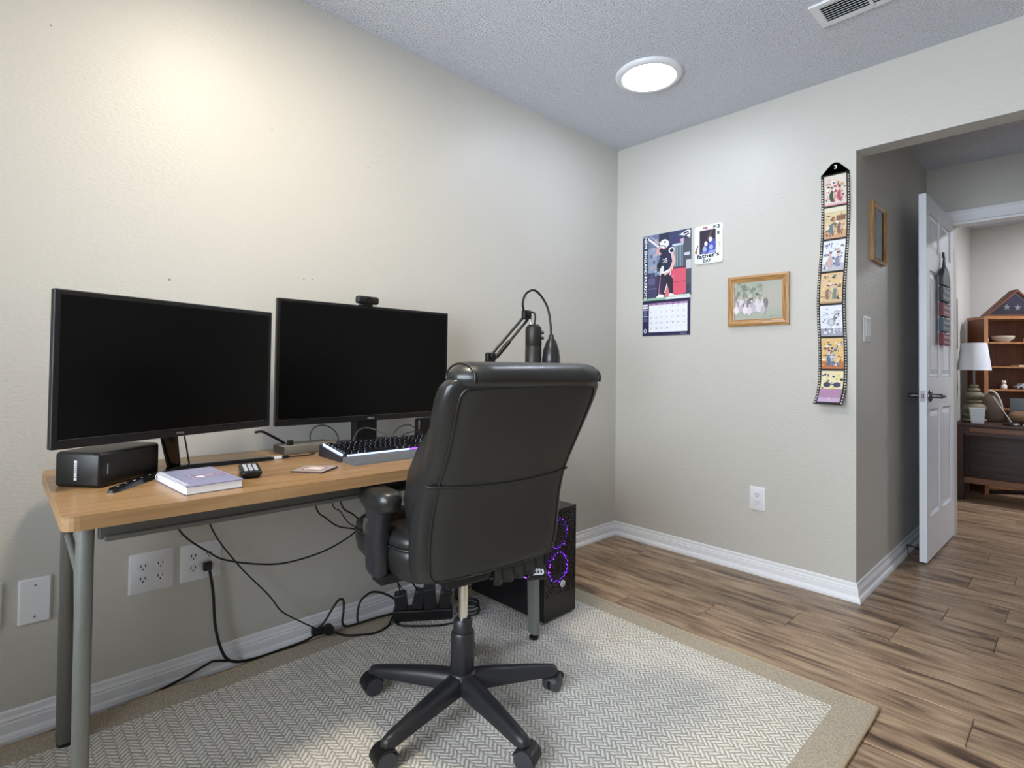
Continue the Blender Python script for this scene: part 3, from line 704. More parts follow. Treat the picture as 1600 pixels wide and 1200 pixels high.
for z in (0.14, 0.165): obj('side_knob', lathe(BM(), [(0.006, 0), (0.007, 0.008), (0.004, 0.011)], 12, frame((0.025, 0.027, z+0.02), (0, 0, 1), (1, -1, 0), (0.7, 0.7, 0))), BLACK, mi, 50)

# ================================================================== OFFICE CHAIR
CH = thing('office_chair', 'black leather high back office chair pushed up to the desk', 'office chair', (0.751, -1.82, 0.010), math.radians(85))
hub = obj('base_hub', lathe(BM(), [(0.030, 0.062), (0.042, 0.066), (0.046, 0.09), (0.040, 0.118), (0.034, 0.122)], 20), NYLON, CH, 50)
for k in range(5):
    a = math.radians(210-85+72*k)
    R = Matrix.Rotation(a, 4, 'Z')
    rings = []
    for d_, w_, z0, z1 in ((0.02, 0.030, 0.068, 0.118), (0.10, 0.027, 0.066, 0.113), (0.20, 0.023, 0.062, 0.100), (0.285, 0.020, 0.058, 0.088), (0.305, 0.017, 0.058, 0.084), (0.314, 0.010, 0.060, 0.076)):
        rings.append([R @ Vector((d_, s*w_*f, z)) for s, f, z in ((-1, 1.0, z0), (-1, 1.0, z0+(z1-z0)*0.55), (-1, 0.62, z1-0.003), (-1, 0.25, z1), (1, 0.25, z1), (1, 0.62, z1-0.003), (1, 1.0, z0+(z1-z0)*0.55), (1, 1.0, z0))])
    leg = obj('base_leg', loft(BM(), rings), NYLON, CH, 50)
    cxy = R @ Vector((0.294, 0, 0)); ca = a + [0.9, -0.4, 0.5, 0.7, 0.2][k]
    Mc = Matrix.Translation((cxy.x, cxy.y, 0)) @ Matrix.Rotation(ca, 4, 'Z')
    cas = obj('caster', lathe(BM(), [(0.009, 0.04), (0.009, 0.063)], 10, Mc), BLACK, leg, 50)
    for sgn in (-1, 1):
        Mw = Mc @ frame((0.012, 0, 0.0295), (1, 0, 0), (0, 0, 1), (0, -sgn, 0))
        lathe_b = lathe(BM(), [(0.026, 0.003), (0.0295, 0.005), (0.0295, 0.019), (0.026, 0.024), (0.010, 0.025)], 22, Mw)
        obj('caster_wheel', lathe_b, mat('caster_grey', '3b3b40', 0.4), leg, 40)
    hood = BM()
    rr_ = []
    for t_ in range(9):
        an = PI*(0.02+0.86*t_/8); rr_.append([Mc @ Vector((0.012+0.033*math.cos(an), s*0.0255, 0.0295+0.033*math.sin(an))) for s in (-1, 1)] + [Mc @ Vector((0.012+0.0298*math.cos(an), s*0.0255, 0.0295+0.0298*math.sin(an))) for s in (1, -1)])
    obj('caster_hood', loft(hood, rr_), BLACK, leg, 50)
obj('column_cover', lathe(BM(), [(0.034, 0.119), (0.036, 0.123), (0.036, 0.232), (0.033, 0.238), (0.029, 0.239), (0.029, 0.27), (0.024, 0.276)], 24), NYLON, CH, 40)
obj('gas_piston', lathe(BM(), [(0.0145, 0.272), (0.0145, 0.42)], 20), CHROME, CH, 60)
obj('seat_mechanism', bx(-0.08, 0.08, -0.04, 0.12, 0.385, 0.455, 0.012), BLACK, CH)
# seat: cushion with waterfall front
def seat_ring(z, w_, y0, y1, e=4.0): return [Vector((x, y, z)) for x, y in sellipse(w_, (y1-y0)/2, 40, e, 0, (y0+y1)/2)]
def sag(R): return [v+Vector((0, 0, -0.03*max(0, (v.y-0.12)/0.2)**2)) for v in R]
seat = obj('seat', loft(BM(), [sag(seat_ring(*r)) for r in ((0.440, 0.205, -0.10, 0.27), (0.450, 0.228, -0.12, 0.30), (0.478, 0.246, -0.13, 0.325), (0.515, 0.252, -0.135, 0.335), (0.532, 0.250, -0.13, 0.335), (0.540, 0.244, -0.125, 0.33))]), LEATHER, CH, 180)
obj('seat_cushion', loft(BM(), [sag(seat_ring(*r)) for r in ((0.535, 0.240, -0.12, 0.325), (0.548, 0.252, -0.13, 0.335), (0.566, 0.250, -0.12, 0.33), (0.580, 0.235, -0.11, 0.31), (0.588, 0.19, -0.08, 0.26), (0.590, 0.1, -0.04, 0.15))]), LEATHER, CH, 180)
obj('seat_piping', tube(BM(), [tuple(v) for v in sag(seat_ring(0.541, 0.252, -0.13, 0.337))]+[tuple(sag(seat_ring(0.541, 0.252, -0.13, 0.337))[0])], 0.0035, 6, smooth=False), LEATHER, CH, 180)
# backrest shell: stations (z, rear y, half width, thickness)
BK = [(0.468, -0.150, 0.185, 0.060), (0.474, -0.160, 0.218, 0.075), (0.486, -0.166, 0.238, 0.084), (0.52, -0.170, 0.246, 0.088), (0.58, -0.176, 0.249, 0.090), (0.66, -0.186, 0.247, 0.092), (0.73, -0.206, 0.245, 0.092),
      (0.79, -0.236, 0.246, 0.092), (0.85, -0.266, 0.250, 0.092), (0.91, -0.293, 0.257, 0.090), (0.96, -0.314, 0.262, 0.086), (0.990, -0.326, 0.260, 0.080), (1.006, -0.328, 0.250, 0.066), (1.014, -0.326, 0.22, 0.05)]
def back_ring(z, yb, hw, th, n=44, e=4.5, g=0.0):
    out = []
    for x, y in sellipse(hw+g, th/2+g, n, e, 0, yb+th/2):
        # rear surface bulges a little to the back in the middle
        if y < yb+th*0.5: y -= 0.014*(1-(x/hw)**2)
        out.append(Vector((x, y, z)))
    return out
back = obj('backrest', loft(BM(), [back_ring(*r) for r in BK]), LEATHER, CH, 180)
def bk(z):
    for a, b_ in zip(BK, BK[1:]):
        if a[0] <= z <= b_[0]:
            t_ = (z-a[0])/(b_[0]-a[0]); return tuple(a[i]+(b_[i]-a[i])*t_ for i in (1, 2, 3))
    return BK[-1][1:] if z > BK[0][0] else BK[0][1:]
def rear(x, z, off=0.0):
    yb, hw, th = bk(z)
    c = min(1, abs(x)/hw); e = 4.5
    y = yb+th/2-th/2*(1-c**e)**(1/e)
    return Vector((x, y-0.014*(1-c*c)-off, z))
# rear panel, a slightly raised skin bounded by piping
hwz = {0.480: 0.190, 0.486: 0.205, 0.50: 0.214, 0.53: 0.219, 0.57: 0.221, 0.62: 0.221, 0.68: 0.219, 0.74: 0.217, 0.80: 0.218, 0.86: 0.221, 0.92: 0.226, 0.96: 0.228, 0.980: 0.222, 0.991: 0.20}
zs = sorted(hwz); bm = BM()
edge = [(-hwz[z], z) for z in zs]; edge = [(-0.09, 0.4785)] + edge + [(-0.1, 0.994), (0.0, 0.995), (0.1, 0.994)] + [(-x, z) for x, z in reversed(edge)] + [(0.09, 0.4785)]
G = [[bm.verts.new(rear(hwz[z]*(-1+2*i/20), z, 0.004 if 0 < i < 20 and 0 < k < len(zs)-1 else 0.0005)) for i in range(21)] for k, z in enumerate(zs)]
for a, b_ in zip(G, G[1:]):
    for i in range(20): bm.faces.new((a[i], a[i+1], b_[i+1], b_[i]))
obj('rear_panel', bm, LEATHER2, back, 180)
obj('piping', tube(BM(), [tuple(rear(x, z, 0.002)) for x, z in edge]+[tuple(rear(*edge[0], 0.002))], 0.0030, 6, n=3), LEATHER, back, 180)
# strap seam across the back, running round the sides
pts = [(-0.236, -0.150, 0.742), (-0.2405, -0.190, 0.735)] + [tuple(rear(-0.225+0.45*i/14, 0.735-0.012*math.cos(PI*(i/14-0.5)), 0.0055)) for i in range(15)] + [(0.2405, -0.190, 0.735), (0.236, -0.150, 0.742)]
obj('strap', tube(BM(), pts, 0.0055, 8, n=3, sx=0.35), LEATHER2, back, 180)
# front cushion of the back with pleats
FR = []
for z, yf, hw, th in ((0.555, -0.085, 0.19, 0.05), (0.60, -0.052, 0.222, 0.07), (0.68, -0.040, 0.234, 0.085), (0.76, -0.066, 0.235, 0.085), (0.83, -0.112, 0.23, 0.08), (0.90, -0.168, 0.215, 0.07), (0.96, -0.215, 0.19, 0.06), (0.985, -0.23, 0.15, 0.05)):
    FR.append([Vector((x, y+0.006*math.sin(z*90)*(1 if y > yf-0.04 else 0), z)) for x, y in sellipse(hw+0.012, th, 36, 5.0, 0, yf-th+0.012)])
obj('front_cushion', loft(BM(), FR), LEATHER, CH, 180)
# headrest roll
HR = []
for i, x in enumerate([-0.240, -0.236, -0.224, -0.20, -0.15, -0.08, 0, 0.08, 0.15, 0.20, 0.224, 0.236, 0.240]):
    f = min(1, ((0.242-abs(x))/0.040)**0.5); ry, rz = 0.062*f+0.004, 0.036*f+0.004
    HR.append([Vector((x, -0.292+ry*math.cos(2*PI*k/24)*(1.05), 1.013+rz*math.sin(2*PI*k/24)*(1.0 if math.sin(2*PI*k/24) > 0 else 0.85) - 0.012*max(0, math.cos(2*PI*k/24)))) for k in range(24)])
obj('headrest', loft(BM(), HR), LEATHER, CH, 180)
for s in (-1, 1):
    obj('headrest_seam', tube(BM(), [(s*0.212, -0.292+0.063*math.cos(a), 1.013+0.035*math.sin(a)) for a in [PI*(-0.1+1.2*i/12) for i in range(13)]], 0.003, 6), LEATHER, CH, 180)
# armrests
for s in (-1, 1):
    AX = 0.266
    ar = obj('armrest', loft(BM(), [[Vector((s*AX+x, y, z)) for x, y in rrect(wx, ly, rad, 4, 0, 0.024)] for wx, ly, rad, z in ((0.056, 0.14, 0.026, 0.642), (0.068, 0.168, 0.032, 0.655), (0.073, 0.176, 0.035, 0.675), (0.068, 0.168, 0.032, 0.692), (0.044, 0.14, 0.020, 0.700))]), LEATHER, CH, 60)
    obj('armrest_stitch', tube(BM(), [(s*AX+x, y, 0.690) for x, y in rrect(0.060, 0.158, 0.028, 4, 0, 0.024)]+[(s*AX+0.030, 0.075, 0.690)], 0.0022, 5, smooth=False), LEATHER, ar, 180)
    obj('arm_post', loft(BM(), [[Vector((s*(AX+dx)+x, y+cy, z)) for x, y in rrect(wx, ly, 0.018, 4)] for dx, wx, ly, cy, z in ((-0.008, 0.040, 0.064, 0.045, 0.452), (-0.002, 0.046, 0.078, 0.042, 0.47), (0, 0.048, 0.084, 0.040, 0.55), (0, 0.047, 0.084, 0.036, 0.62), (0, 0.050, 0.11, 0.034, 0.648))]), NYLON, ar, 50)
    obj('arm_bracket', bx(min(s*0.13, s*AX), max(s*0.13, s*AX), 0.01, 0.075, 0.428, 0.462, 0.008), BLACK, ar)
    M = frame((s*(AX+0.0245), 0.062, 0.590), (0, s*1.0, 0), (0, 0, 1), (s, 0, 0))
    obj('oval_badge', prism(BM(), [(0.0085*math.cos(2*PI*k/20), 0.024*math.sin(2*PI*k/20)) for k in range(20)], -0.002, 0.004, M), CHROME, ar, 40)
# height lever with printed icon tip
lv = obj('lever', tube(BM(), [(0.04, -0.08, 0.41), (0.12, -0.10, 0.41), (0.165, -0.122, 0.412)], 0.006, 8), BLACK, CH, 180)
ML = Matrix.Translation((0.178, -0.128, 0.412)) @ Matrix.Rotation(math.radians(-25), 4, 'Z') @ Matrix.Rotation(math.radians(40), 4, 'X')
obj('lever_paddle', bx(-0.030, 0.034, -0.022, 0.022, -0.012, 0.010, 0.008, 3, M=ML), BLACK, lv, 50)
p = Print(); p.poly(rrect(0.044, 0.030, 0.008), 'e9eaee')
for k in range(4):
    p.rect(-0.016+k*0.009, -0.010, -0.011+k*0.009, -0.001, '3a3b40'); p.rect(-0.015+k*0.009, 0.002, -0.0115+k*0.009, 0.010, '4c4d55')
p.build('lever_icons', ML @ Matrix.Translation((0.002, 0, 0.0103)), lv)
# gathered cloth skirt under the seat's rear
sk = []
for z, g in ((0.505, 0.0), (0.45, 0.006), (0.412, 0.004)):
    sk.append([Vector((x, -0.135-0.012*(0.5-z/1.0)+0.006*math.sin(x*150)*(1 if z < 0.5 else 0.3)+yy, z+0.02*(x-0.1))) for x, yy in [(0.02+0.18*i/30, 0) for i in range(31)]+[(0.20-0.18*i/30, 0.01) for i in range(31)]])
obj('underside_skirt', loft(BM(), sk), LEATHER2, CH, 180)

# ================================================================== COMPUTER TOWER
pc = thing('computer_tower', 'black computer tower with purple lit mesh front and round white badge', 'computer tower', (0.548, -1.143, 0.010), math.radians(1))
PCW, PCD, PCH = 0.20, 0.45, 0.452       # front faces +x
obj('case_body', bx(-PCD, -0.018, -PCW/2, PCW/2, 0.008, PCH, 0.003), mat('case_black', '101012', 0.35), pc)
def mesh_mat():
    m = bpy.data.materials.new('front_mesh'); m.use_nodes = True; nt = m.node_tree; b = nt.nodes['Principled BSDF']; nn = nt.nodes.new; lk = nt.links.new
    b.inputs['Base Color'].default_value = (0.012, 0.012, 0.014, 1); b.inputs['Roughness'].default_value = 0.25
    tc = nn('ShaderNodeTexCoord'); v = nn('ShaderNodeTexVoronoi'); v.inputs['Scale'].default_value = 105; v.feature = 'DISTANCE_TO_EDGE'; v.inputs['Randomness'].default_value = 0.75
    lk(tc.outputs['Object'], v.inputs['Vector'])
    gt = nn('ShaderNodeMath'); gt.operation = 'GREATER_THAN'; gt.inputs[1].default_value = 0.17; lk(v.outputs['Distance'], gt.inputs[0])
    tr = nn('ShaderNodeBsdfTransparent'); mx = nn('ShaderNodeMixShader'); lk(gt.outputs[0], mx.inputs[0]); lk(b.outputs[0], mx.inputs[1]); lk(tr.outputs[0], mx.inputs[2])
    lk(mx.outputs[0], nt.nodes['Material Output'].inputs['Surface']); return m
fp = obj('front_panel', bx(-0.003, 0.0, -PCW/2+0.008, PCW/2-0.008, 0.10, PCH-0.01), mesh_mat(), pc)
bm = BM()
box(bm, -0.018, 0.001, -PCW/2, -PCW/2+0.009, 0.008, PCH); box(bm, -0.018, 0.001, PCW/2-0.009, PCW/2, 0.008, PCH)
box(bm, -0.018, 0.001, -PCW/2+.009, PCW/2-.009, PCH-0.012, PCH); box(bm, -0.018, 0.001, -PCW/2+.009, PCW/2-.009, 0.008, 0.102)
obj('front_frame', bm, mat('case_front_black', '141416', 0.3, noise=(90, 0.6)), pc)
VIO = glow('fan_violet', '5a1ad0', 13.0); VIOD = mat('fan_blade', '55555c', 0.5)
for z in (0.205, 0.345):
    R = [(-0.011, 0.0+0.058*math.cos(2*PI*k/40), z+0.058*math.sin(2*PI*k/40)) for k in range(41)]
    fn = obj('fan_ring', tube(BM(), R, 0.0055, 6, smooth=False), VIO, pc, 180)
    for k in range(7):
        a = 2*PI*k/7
        obj('fan_blade', loft(BM(), [[Vector((x-0.013, r_*math.cos(a+o_), z+r_*math.sin(a+o_))) for x, o_ in ((0, 0), (0.006, 0.45), (0.007, 0.45), (0.001, 0))] for r_ in (0.012, 0.05)]), VIOD, fn)
    obj('fan_hub', lathe(BM(), [(0.016, 0), (0.016, 0.008), (0.01, 0.009)], 18, frame((-0.016, 0, z), (0, 1, 0), (0, 0, 1), (1, 0, 0))), VIOD, fn, 50)
obj('badge', lathe(BM(), [(0.0145, 0), (0.0145, 0.003), (0.012, 0.004)], 20, frame((0.0, 0.015, 0.137), (0, 1, 0), (0, 0, 1), (1, 0, 0))), WHITE, pc, 50)
p = Print(); p.ell(0, 0, 0.006, 0.008, '9a9aa0'); p.ell(0, 0, 0.0035, 0.005, 'f0f0f2'); p.build('badge_mark', frame((0.0042, 0.015, 0.137), (0, 1, 0), (0, 0, 1), (1, 0, 0)), pc)
for x in (-0.05, -0.40):
    for y in (-0.07, 0.07): obj('foot', lathe(BM(), [(0.014, 0.0), (0.016, 0.008)], 12, None, (x, y, 0)), BLACK, pc)
obj('side_light_line', bx(-0.33, -0.03, -PCW/2-0.0012, -PCW/2+0.001, 0.16, 0.164), glow('side_violet', '7a30d8', 3.0), pc)

# ================================================================== WALL PLATES AND SOCKETS
SLOT = mat('socket_slot', '0c0c0d', 0.8); RIM = mat('socket_face', 'dfe1e5', 0.35)
def wall_plate(t, w_, h_, holes, thk=0.006):
    """t: parent thing; local x along the wall, y out of the wall, z up"""
    rings = [[Vector((x, y, z)) for x, z in rrect(w_-2*i, h_-2*i, 0.003, 2)] for i, y in ((0, 0), (0, thk*0.55), (0.004, thk))]
    obj('plate', loft(BM(), rings), WHITE, t, 30)
    for hx, hz in holes:
        rc = obj('receptacle', prism(BM(), [(0.0165*math.cos(a) if abs(math.cos(a)) < 0.8 else math.copysign(0.0150, math.cos(a)), 0.0142*max(-0.85, min(0.85, math.sin(a)))) for a in [2*PI*k/28 for k in range(28)]], 0, thk+0.0012, frame((hx, 0, hz), (1, 0, 0), (0, 0, 1), (0, 1, 0))), RIM, t)
        for sx in (-0.0062, 0.0062): obj('slot', bx(hx+sx-0.0014, hx+sx+0.0014, thk+0.0008, thk+0.0015, hz-0.001, hz+0.0075), SLOT, rc)
        obj('slot', prism(BM(), [(0.0024*math.cos(2*PI*k/10), 0.0026*math.sin(2*PI*k/10)) for k in range(10)], 0.0008+thk, thk+0.0015, frame((hx, 0, hz-0.0072), (1, 0, 0), (0, 0, 1), (0, 1, 0))), SLOT, rc)
def screw(t, x, z, thk=0.006): obj('screw', lathe(BM(), [(0.003, 0), (0.003, 0.0012), (0.0015, 0.0018)], 10, frame((x, thk, z), (1, 0, 0), (0, 0, 1), (0, 1, 0))), mat('screw_grey', '8d9096', 0.4, 0.5), t)
def on_left(name, label, cat, y, z, group=None):    # wall X = 0
    t = thing(name, label, cat, (0, y, z), -PI/2, group); return t
def on_back(name, label, cat, x, z, group=None):
    return thing(name, label, cat, (x, 0, z), PI, group)
q4 = [(sx*0.0235, sz*0.0195) for sx in (-1, 1) for sz in (-1, 1)]
t = on_left('wall_outlet', 'white four socket outlet with nothing plugged in under the desk', 'outlet', -2.492, 0.384); wall_plate(t, 0.122, 0.125, q4)
t = on_left('wall_outlet', 'white four socket outlet with a black cord plugged in', 'outlet', -2.351, 0.384); wall_plate(t, 0.122, 0.122, q4)
t = on_left('blank_wall_plate', 'white blank wall plate with two screws beside the desk leg', 'wall plate', -2.772, 0.372); wall_plate(t, 0.072, 0.126, [], 0.009)
for z in (-0.044, 0.044): screw(t, 0, z, 0.009)
t = on_left('blank_wall_plate', 'white blank wall plate farther from the desk leg than its twin', 'wall plate', -2.876, 0.378); wall_plate(t, 0.072, 0.126, [], 0.009)
for z in (-0.044, 0.044): screw(t, 0, z, 0.009)
t = on_back('wall_outlet', 'white two socket outlet on the empty back wall', 'outlet', 0.890, 0.386); wall_plate(t, 0.078, 0.120, [(0, -0.0195), (0, 0.0195)])
t = thing('light_switch', 'white double light switch on the passage wall', 'light switch', (XO, 0.175, 1.252), -PI/2)
wall_plate(t, 0.116, 0.122, [])
for x in (-0.023, 0.023): obj('rocker', loft(BM(), [[Vector((x+a*0.0165, y, b_*0.034)) for a, b_ in ((-1, -1), (1, -1), (1, 1), (-1, 1))] for y in (0.004, 0.008)]), RIM, t)
# wall dents and nail holes in the left wall
for i, (y, z) in enumerate(((-2.774, 2.023), (-2.149, 1.914), (-2.026, 1.722), (-2.462, 1.321), (-2.019, 1.376), (-1.985, 1.378), (-1.758, 1.874))):
    big = 0.0042 if i in (3,) else 0.0026
    n_ = obj('nail_hole', lathe(BM(), [(big, 0), (big*0.7, 0.0008), (big*0.3, 0.001)], 8, frame((0, y, z), (0, 1, 0), (0, 0, 1), (1, 0, 0))), mat('hole_brown', '8b8270', 0.9))
    tag(n_, ['tiny nail hole high on the left wall', 'tiny nail hole on the left wall', 'small plaster chip on the wall above the angled monitor'][0 if i == 0 else 2 if i == 3 else 1], 'nail hole', 'nail holes in the left wall')
n_ = tag(obj('nail_hole', lathe(BM(), [(0.003, 0), (0.002, 0.0008)], 8, frame((0.555, 0, 1.03), (1, 0, 0), (0, 0, 1), (0, -1, 0))), mat('hole_brown', '8b8270')), 'tiny nail hole in the back wall below the calendar', 'nail hole')

# ================================================================== CABLES
def cable(name, label, pts, r=0.0035, m=None, cat='cable', group=None):
    o = obj(name, tube(BM(), pts, r, 7), m or CORD, None, 180); return tag(o, label, cat, group)
pc_ = thing('outlet_power_cable', 'thick black power cord plugged into the wall outlet and hanging down', 'cord', (0.008, -2.334, 0.366))
def lc(P, o): return [tuple(Vector(p)-Vector(o)) for p in P]
obj('plug', loft(BM(), [[Vector((x, a*w_, b_*h_)) for a, b_ in ((-1, -1), (1, -1), (1, 1), (-1, 1))] for x, w_, h_ in ((0, 0.012, 0.013), (0.018, 0.012, 0.013), (0.026, 0.008, 0.008))]), BLACK, pc_)
obj('cord', tube(BM(), lc([(0.026, -2.334, 0.362), (0.034, -2.330, 0.345), (0.030, -2.318, 0.27), (0.034, -2.310, 0.16), (0.042, -2.288, 0.07), (0.044, -2.255, 0.030), (0.037, -2.19, 0.012), (0.036, -2.1, 0.009), (0.036, -2.0, 0.012), (0.040, -1.95, 0.03)], (0.008, -2.334, 0.366)), 0.0048, 8), CORD, pc_, 180)
cable('cable', 'thin black cable lying along the baseboard under the desk', [(0.043, -2.25, 0.030), (0.036, -2.31, 0.048), (0.033, -2.33, 0.045), (0.033, -2.39, 0.028), (0.033, -2.46, 0.013), (0.035, -2.52, 0.006), (0.038, -2.60, 0.005)], 0.004)
cable('cable', 'black cable sagging in a wide arc below the desktop', [(0.095, -2.48, 0.70), (0.085, -2.44, 0.53), (0.076, -2.341, 0.425), (0.073, -2.282, 0.386), (0.072, -2.18, 0.350), (0.072, -2.089, 0.334), (0.072, -1.97, 0.341), (0.072, -1.88, 0.365), (0.072, -1.82, 0.395), (0.076, -1.75, 0.46), (0.085, -1.70, 0.6), (0.09, -1.68, 0.70)], 0.003)
cable('cable', 'thin black cable slanting from the desk down to the baseboard', [(0.09, -2.38, 0.70), (0.075, -2.345, 0.52), (0.06, -2.255, 0.368), (0.06, -2.147, 0.23), (0.06, -2.101, 0.16), (0.055, -2.03, 0.10), (0.05, -1.965, 0.05)], 0.0025)
for k, (P_, lb) in enumerate((([(0.10, -2.02, 0.70), (0.088, -1.994, 0.524), (0.084, -1.95, 0.47), (0.084, -1.90, 0.43), (0.084, -1.82, 0.40), (0.086, -1.74, 0.34), (0.10, -1.67, 0.22), (0.117, -1.641, 0.119)], 'black cable dropping behind the armrest, leftmost of three hanging together'),
                              ([(0.105, -1.95, 0.70), (0.10, -1.936, 0.53), (0.095, -1.90, 0.49), (0.094, -1.865, 0.44), (0.094, -1.80, 0.385), (0.108, -1.69, 0.22), (0.127, -1.628, 0.118)], 'thin wavy black cable hanging in the middle of three'),
                              ([(0.112, -1.92, 0.70), (0.110, -1.905, 0.525), (0.106, -1.85, 0.47), (0.108, -1.79, 0.41), (0.125, -1.69, 0.28), (0.156, -1.585, 0.127)], 'straight black cable hanging nearest the office chair of three'))):
    cable('cable', lb, P_, [0.003, 0.0022, 0.0032][k])
cable('cable', 'black cord looped in an upright bend on the rug edge by the wall', [(0.05, -1.96, 0.05), (0.055, -1.935, 0.07), (0.055, -1.905, 0.11), (0.055, -1.88, 0.135), (0.058, -1.862, 0.13), (0.062, -1.862, 0.09), (0.066, -1.868, 0.05), (0.07, -1.85, 0.03), (0.07, -1.78, 0.026), (0.084, -1.71, 0.03), (0.102, -1.664, 0.034)], 0.0045)
cable('cable', 'black cord arching over beside the power strip', [(0.066, -1.80, 0.024), (0.056, -1.80, 0.05), (0.050, -1.785, 0.10), (0.054, -1.745, 0.125), (0.066, -1.71, 0.122), (0.086, -1.68, 0.108), (0.106, -1.656, 0.09)], 0.0045)
cable('cable', 'black cord in a flat loop on the rug border', [(0.082, -1.915, 0.036), (0.098, -1.88, 0.016), (0.13, -1.84, 0.014), (0.16, -1.78, 0.014), (0.145, -1.715, 0.014), (0.120, -1.685, 0.020), (0.108, -1.668, 0.026)], 0.0042)
cable('cable', 'black cord trailing across the rug behind the chair stem', [(0.118, -1.668, 0.016), (0.17, -1.676, 0.014), (0.23, -1.62, 0.014), (0.28, -1.55, 0.014), (0.30, -1.48, 0.014), (0.30, -1.425, 0.016)], 0.004)
for k in range(4):
    a0 = k*1.3
    cable('cable', 'black cord in the tangled coil behind the chair stem', [(0.266+0.01*k/4+(0.050-0.004*k)*math.cos(a0+i*0.8), -1.402+(0.046-0.003*k)*math.sin(a0+i*0.8), 0.026+0.0125*k+0.0025*math.sin(a0*2+i*0.5)) for i in range(10)], 0.0032, group='cords in the tangled coil')
wp = thing('inline_plug', 'black inline plug with round connector lying at the baseboard', 'plug', (0.045, -1.955, 0.038), math.radians(82))
obj('body', bx(-0.025, 0.03, -0.014, 0.014, -0.014, 0.014, 0.004), BLACK, wp)
obj('round_connector', lathe(BM(), [(0.017, 0), (0.019, 0.004), (0.019, 0.03), (0.012, 0.034)], 18, frame((0.035, -0.03, 0.0), (1, 0, 0), (0, 0, 1), (0, 1, 0))), BLACK, wp, 50)
obj('white_tag', bx(-0.012, 0.025, -0.003, 0.0, 0.014, 0.017), WHITE, wp)
ps = thing('power_strip', 'black power strip loaded with adapters on the floor under the desk', 'power strip', (0.17, -1.565, 0.009), math.radians(55))
obj('strip_body', bx(-0.12, 0.12, -0.03, 0.03, 0.0, 0.045, 0.006), BLACK, ps)
for x, w_, h_, d_, tl in ((-0.085, 0.05, 0.065, 0.055, -8), (-0.025, 0.045, 0.075, 0.05, 12), (0.03, 0.05, 0.085, 0.06, -4), (0.085, 0.045, 0.07, 0.055, 9)):
    M = Matrix.Translation((x, 0.0, 0.044)) @ Matrix.Rotation(math.radians(tl), 4, 'Y')
    obj('adapter', bx(-w_/2, w_/2, -d_/2, d_/2, 0, h_, 0.006, M=M), mat('adapter_black', '1d1d20', 0.35), ps)
cable('cable', 'black video cable running from the angled monitor to the dock', [(0.262, -2.27, 0.835), (0.20, -2.23, 0.828), (0.17, -2.19, 0.808), (0.15, -2.15, 0.785), (0.14, -2.12, 0.765)], 0.0045)
cable('cable', 'thin black cable looping up from the dock over to the keyboard', [(0.238, -2.085, 0.79), (0.236, -2.083, 0.815), (0.22, -2.06, 0.833), (0.20, -2.02, 0.835), (0.20, -1.985, 0.818), (0.21, -1.97, 0.79), (0.235, -1.985, 0.765), (0.26, -2.0, 0.752)], 0.0022)
uc = thing('usb_cable', 'thin black cable with white plug lying by the monitor stand', 'cable', (0.275, -2.205, DZ))
obj('plug', bx(-0.004, 0.004, -0.012, 0.012, 0.001, 0.010, 0.001), WHITE, uc)
obj('plug_boot', bx(-0.004, 0.004, 0.012, 0.034, 0.001, 0.009, 0.002), BLACK, uc)
obj('cord', tube(BM(), [(0, 0.032, 0.005), (0.002, 0.06, 0.004), (0.004, 0.09, 0.004), (-0.004, 0.11, 0.004), (-0.02, 0.13, 0.004)], 0.0022, 6), CORD, uc, 180)
cable('cable', 'braided keyboard cable bent over the monitor base', [(0.29, -1.95, 0.775), (0.25, -1.93, 0.785), (0.20, -1.88, 0.81), (0.21, -1.84, 0.812), (0.26, -1.80, 0.79), (0.29, -1.77, 0.78)], 0.003, mat('braided_grey', '3a3935', 0.7))
cable('cable', 'thin black cable curled in a loop behind the keyboard', [(0.27, -1.76, 0.77), (0.25, -1.766, 0.785), (0.25, -1.745, 0.812), (0.25, -1.70, 0.82), (0.25, -1.66, 0.80), (0.27, -1.62, 0.765), (0.25, -1.66, 0.79), (0.25, -1.72, 0.785), (0.27, -1.765, 0.76)], 0.002)
cable('cable', 'thin black cable hanging beside the angled monitor neck', [(0.275, -2.47, 0.84), (0.262, -2.46, 0.80), (0.245, -2.45, 0.76), (0.235, -2.44, 0.748)], 0.0022)
ds = thing('door_stop', 'small black spring door stop wired to the passage baseboard', 'door stop', (XO+0.012, 0.95, 0.055))
obj('spring', tube(BM(), [(0, 0, 0), (0.03, 0.0, -0.002), (0.055, -0.01, -0.006), (0.071, -0.018, -0.01)], 0.004, 8), CORD, ds, 180)
obj('wire', tube(BM(), [(0.0, 0, 0), (0.013, -0.03, -0.022), (0.020, -0.05, -0.046)], 0.0018, 6), CORD, ds, 180)
obj('tip', lathe(BM(), [(0.006, 0), (0.007, 0.006), (0.004, 0.014)], 10, frame((0.071, -0.018, -0.01), (0, 1, 0), (0, 0, 1), (1, 0, 0))), WHITE, ds, 50)

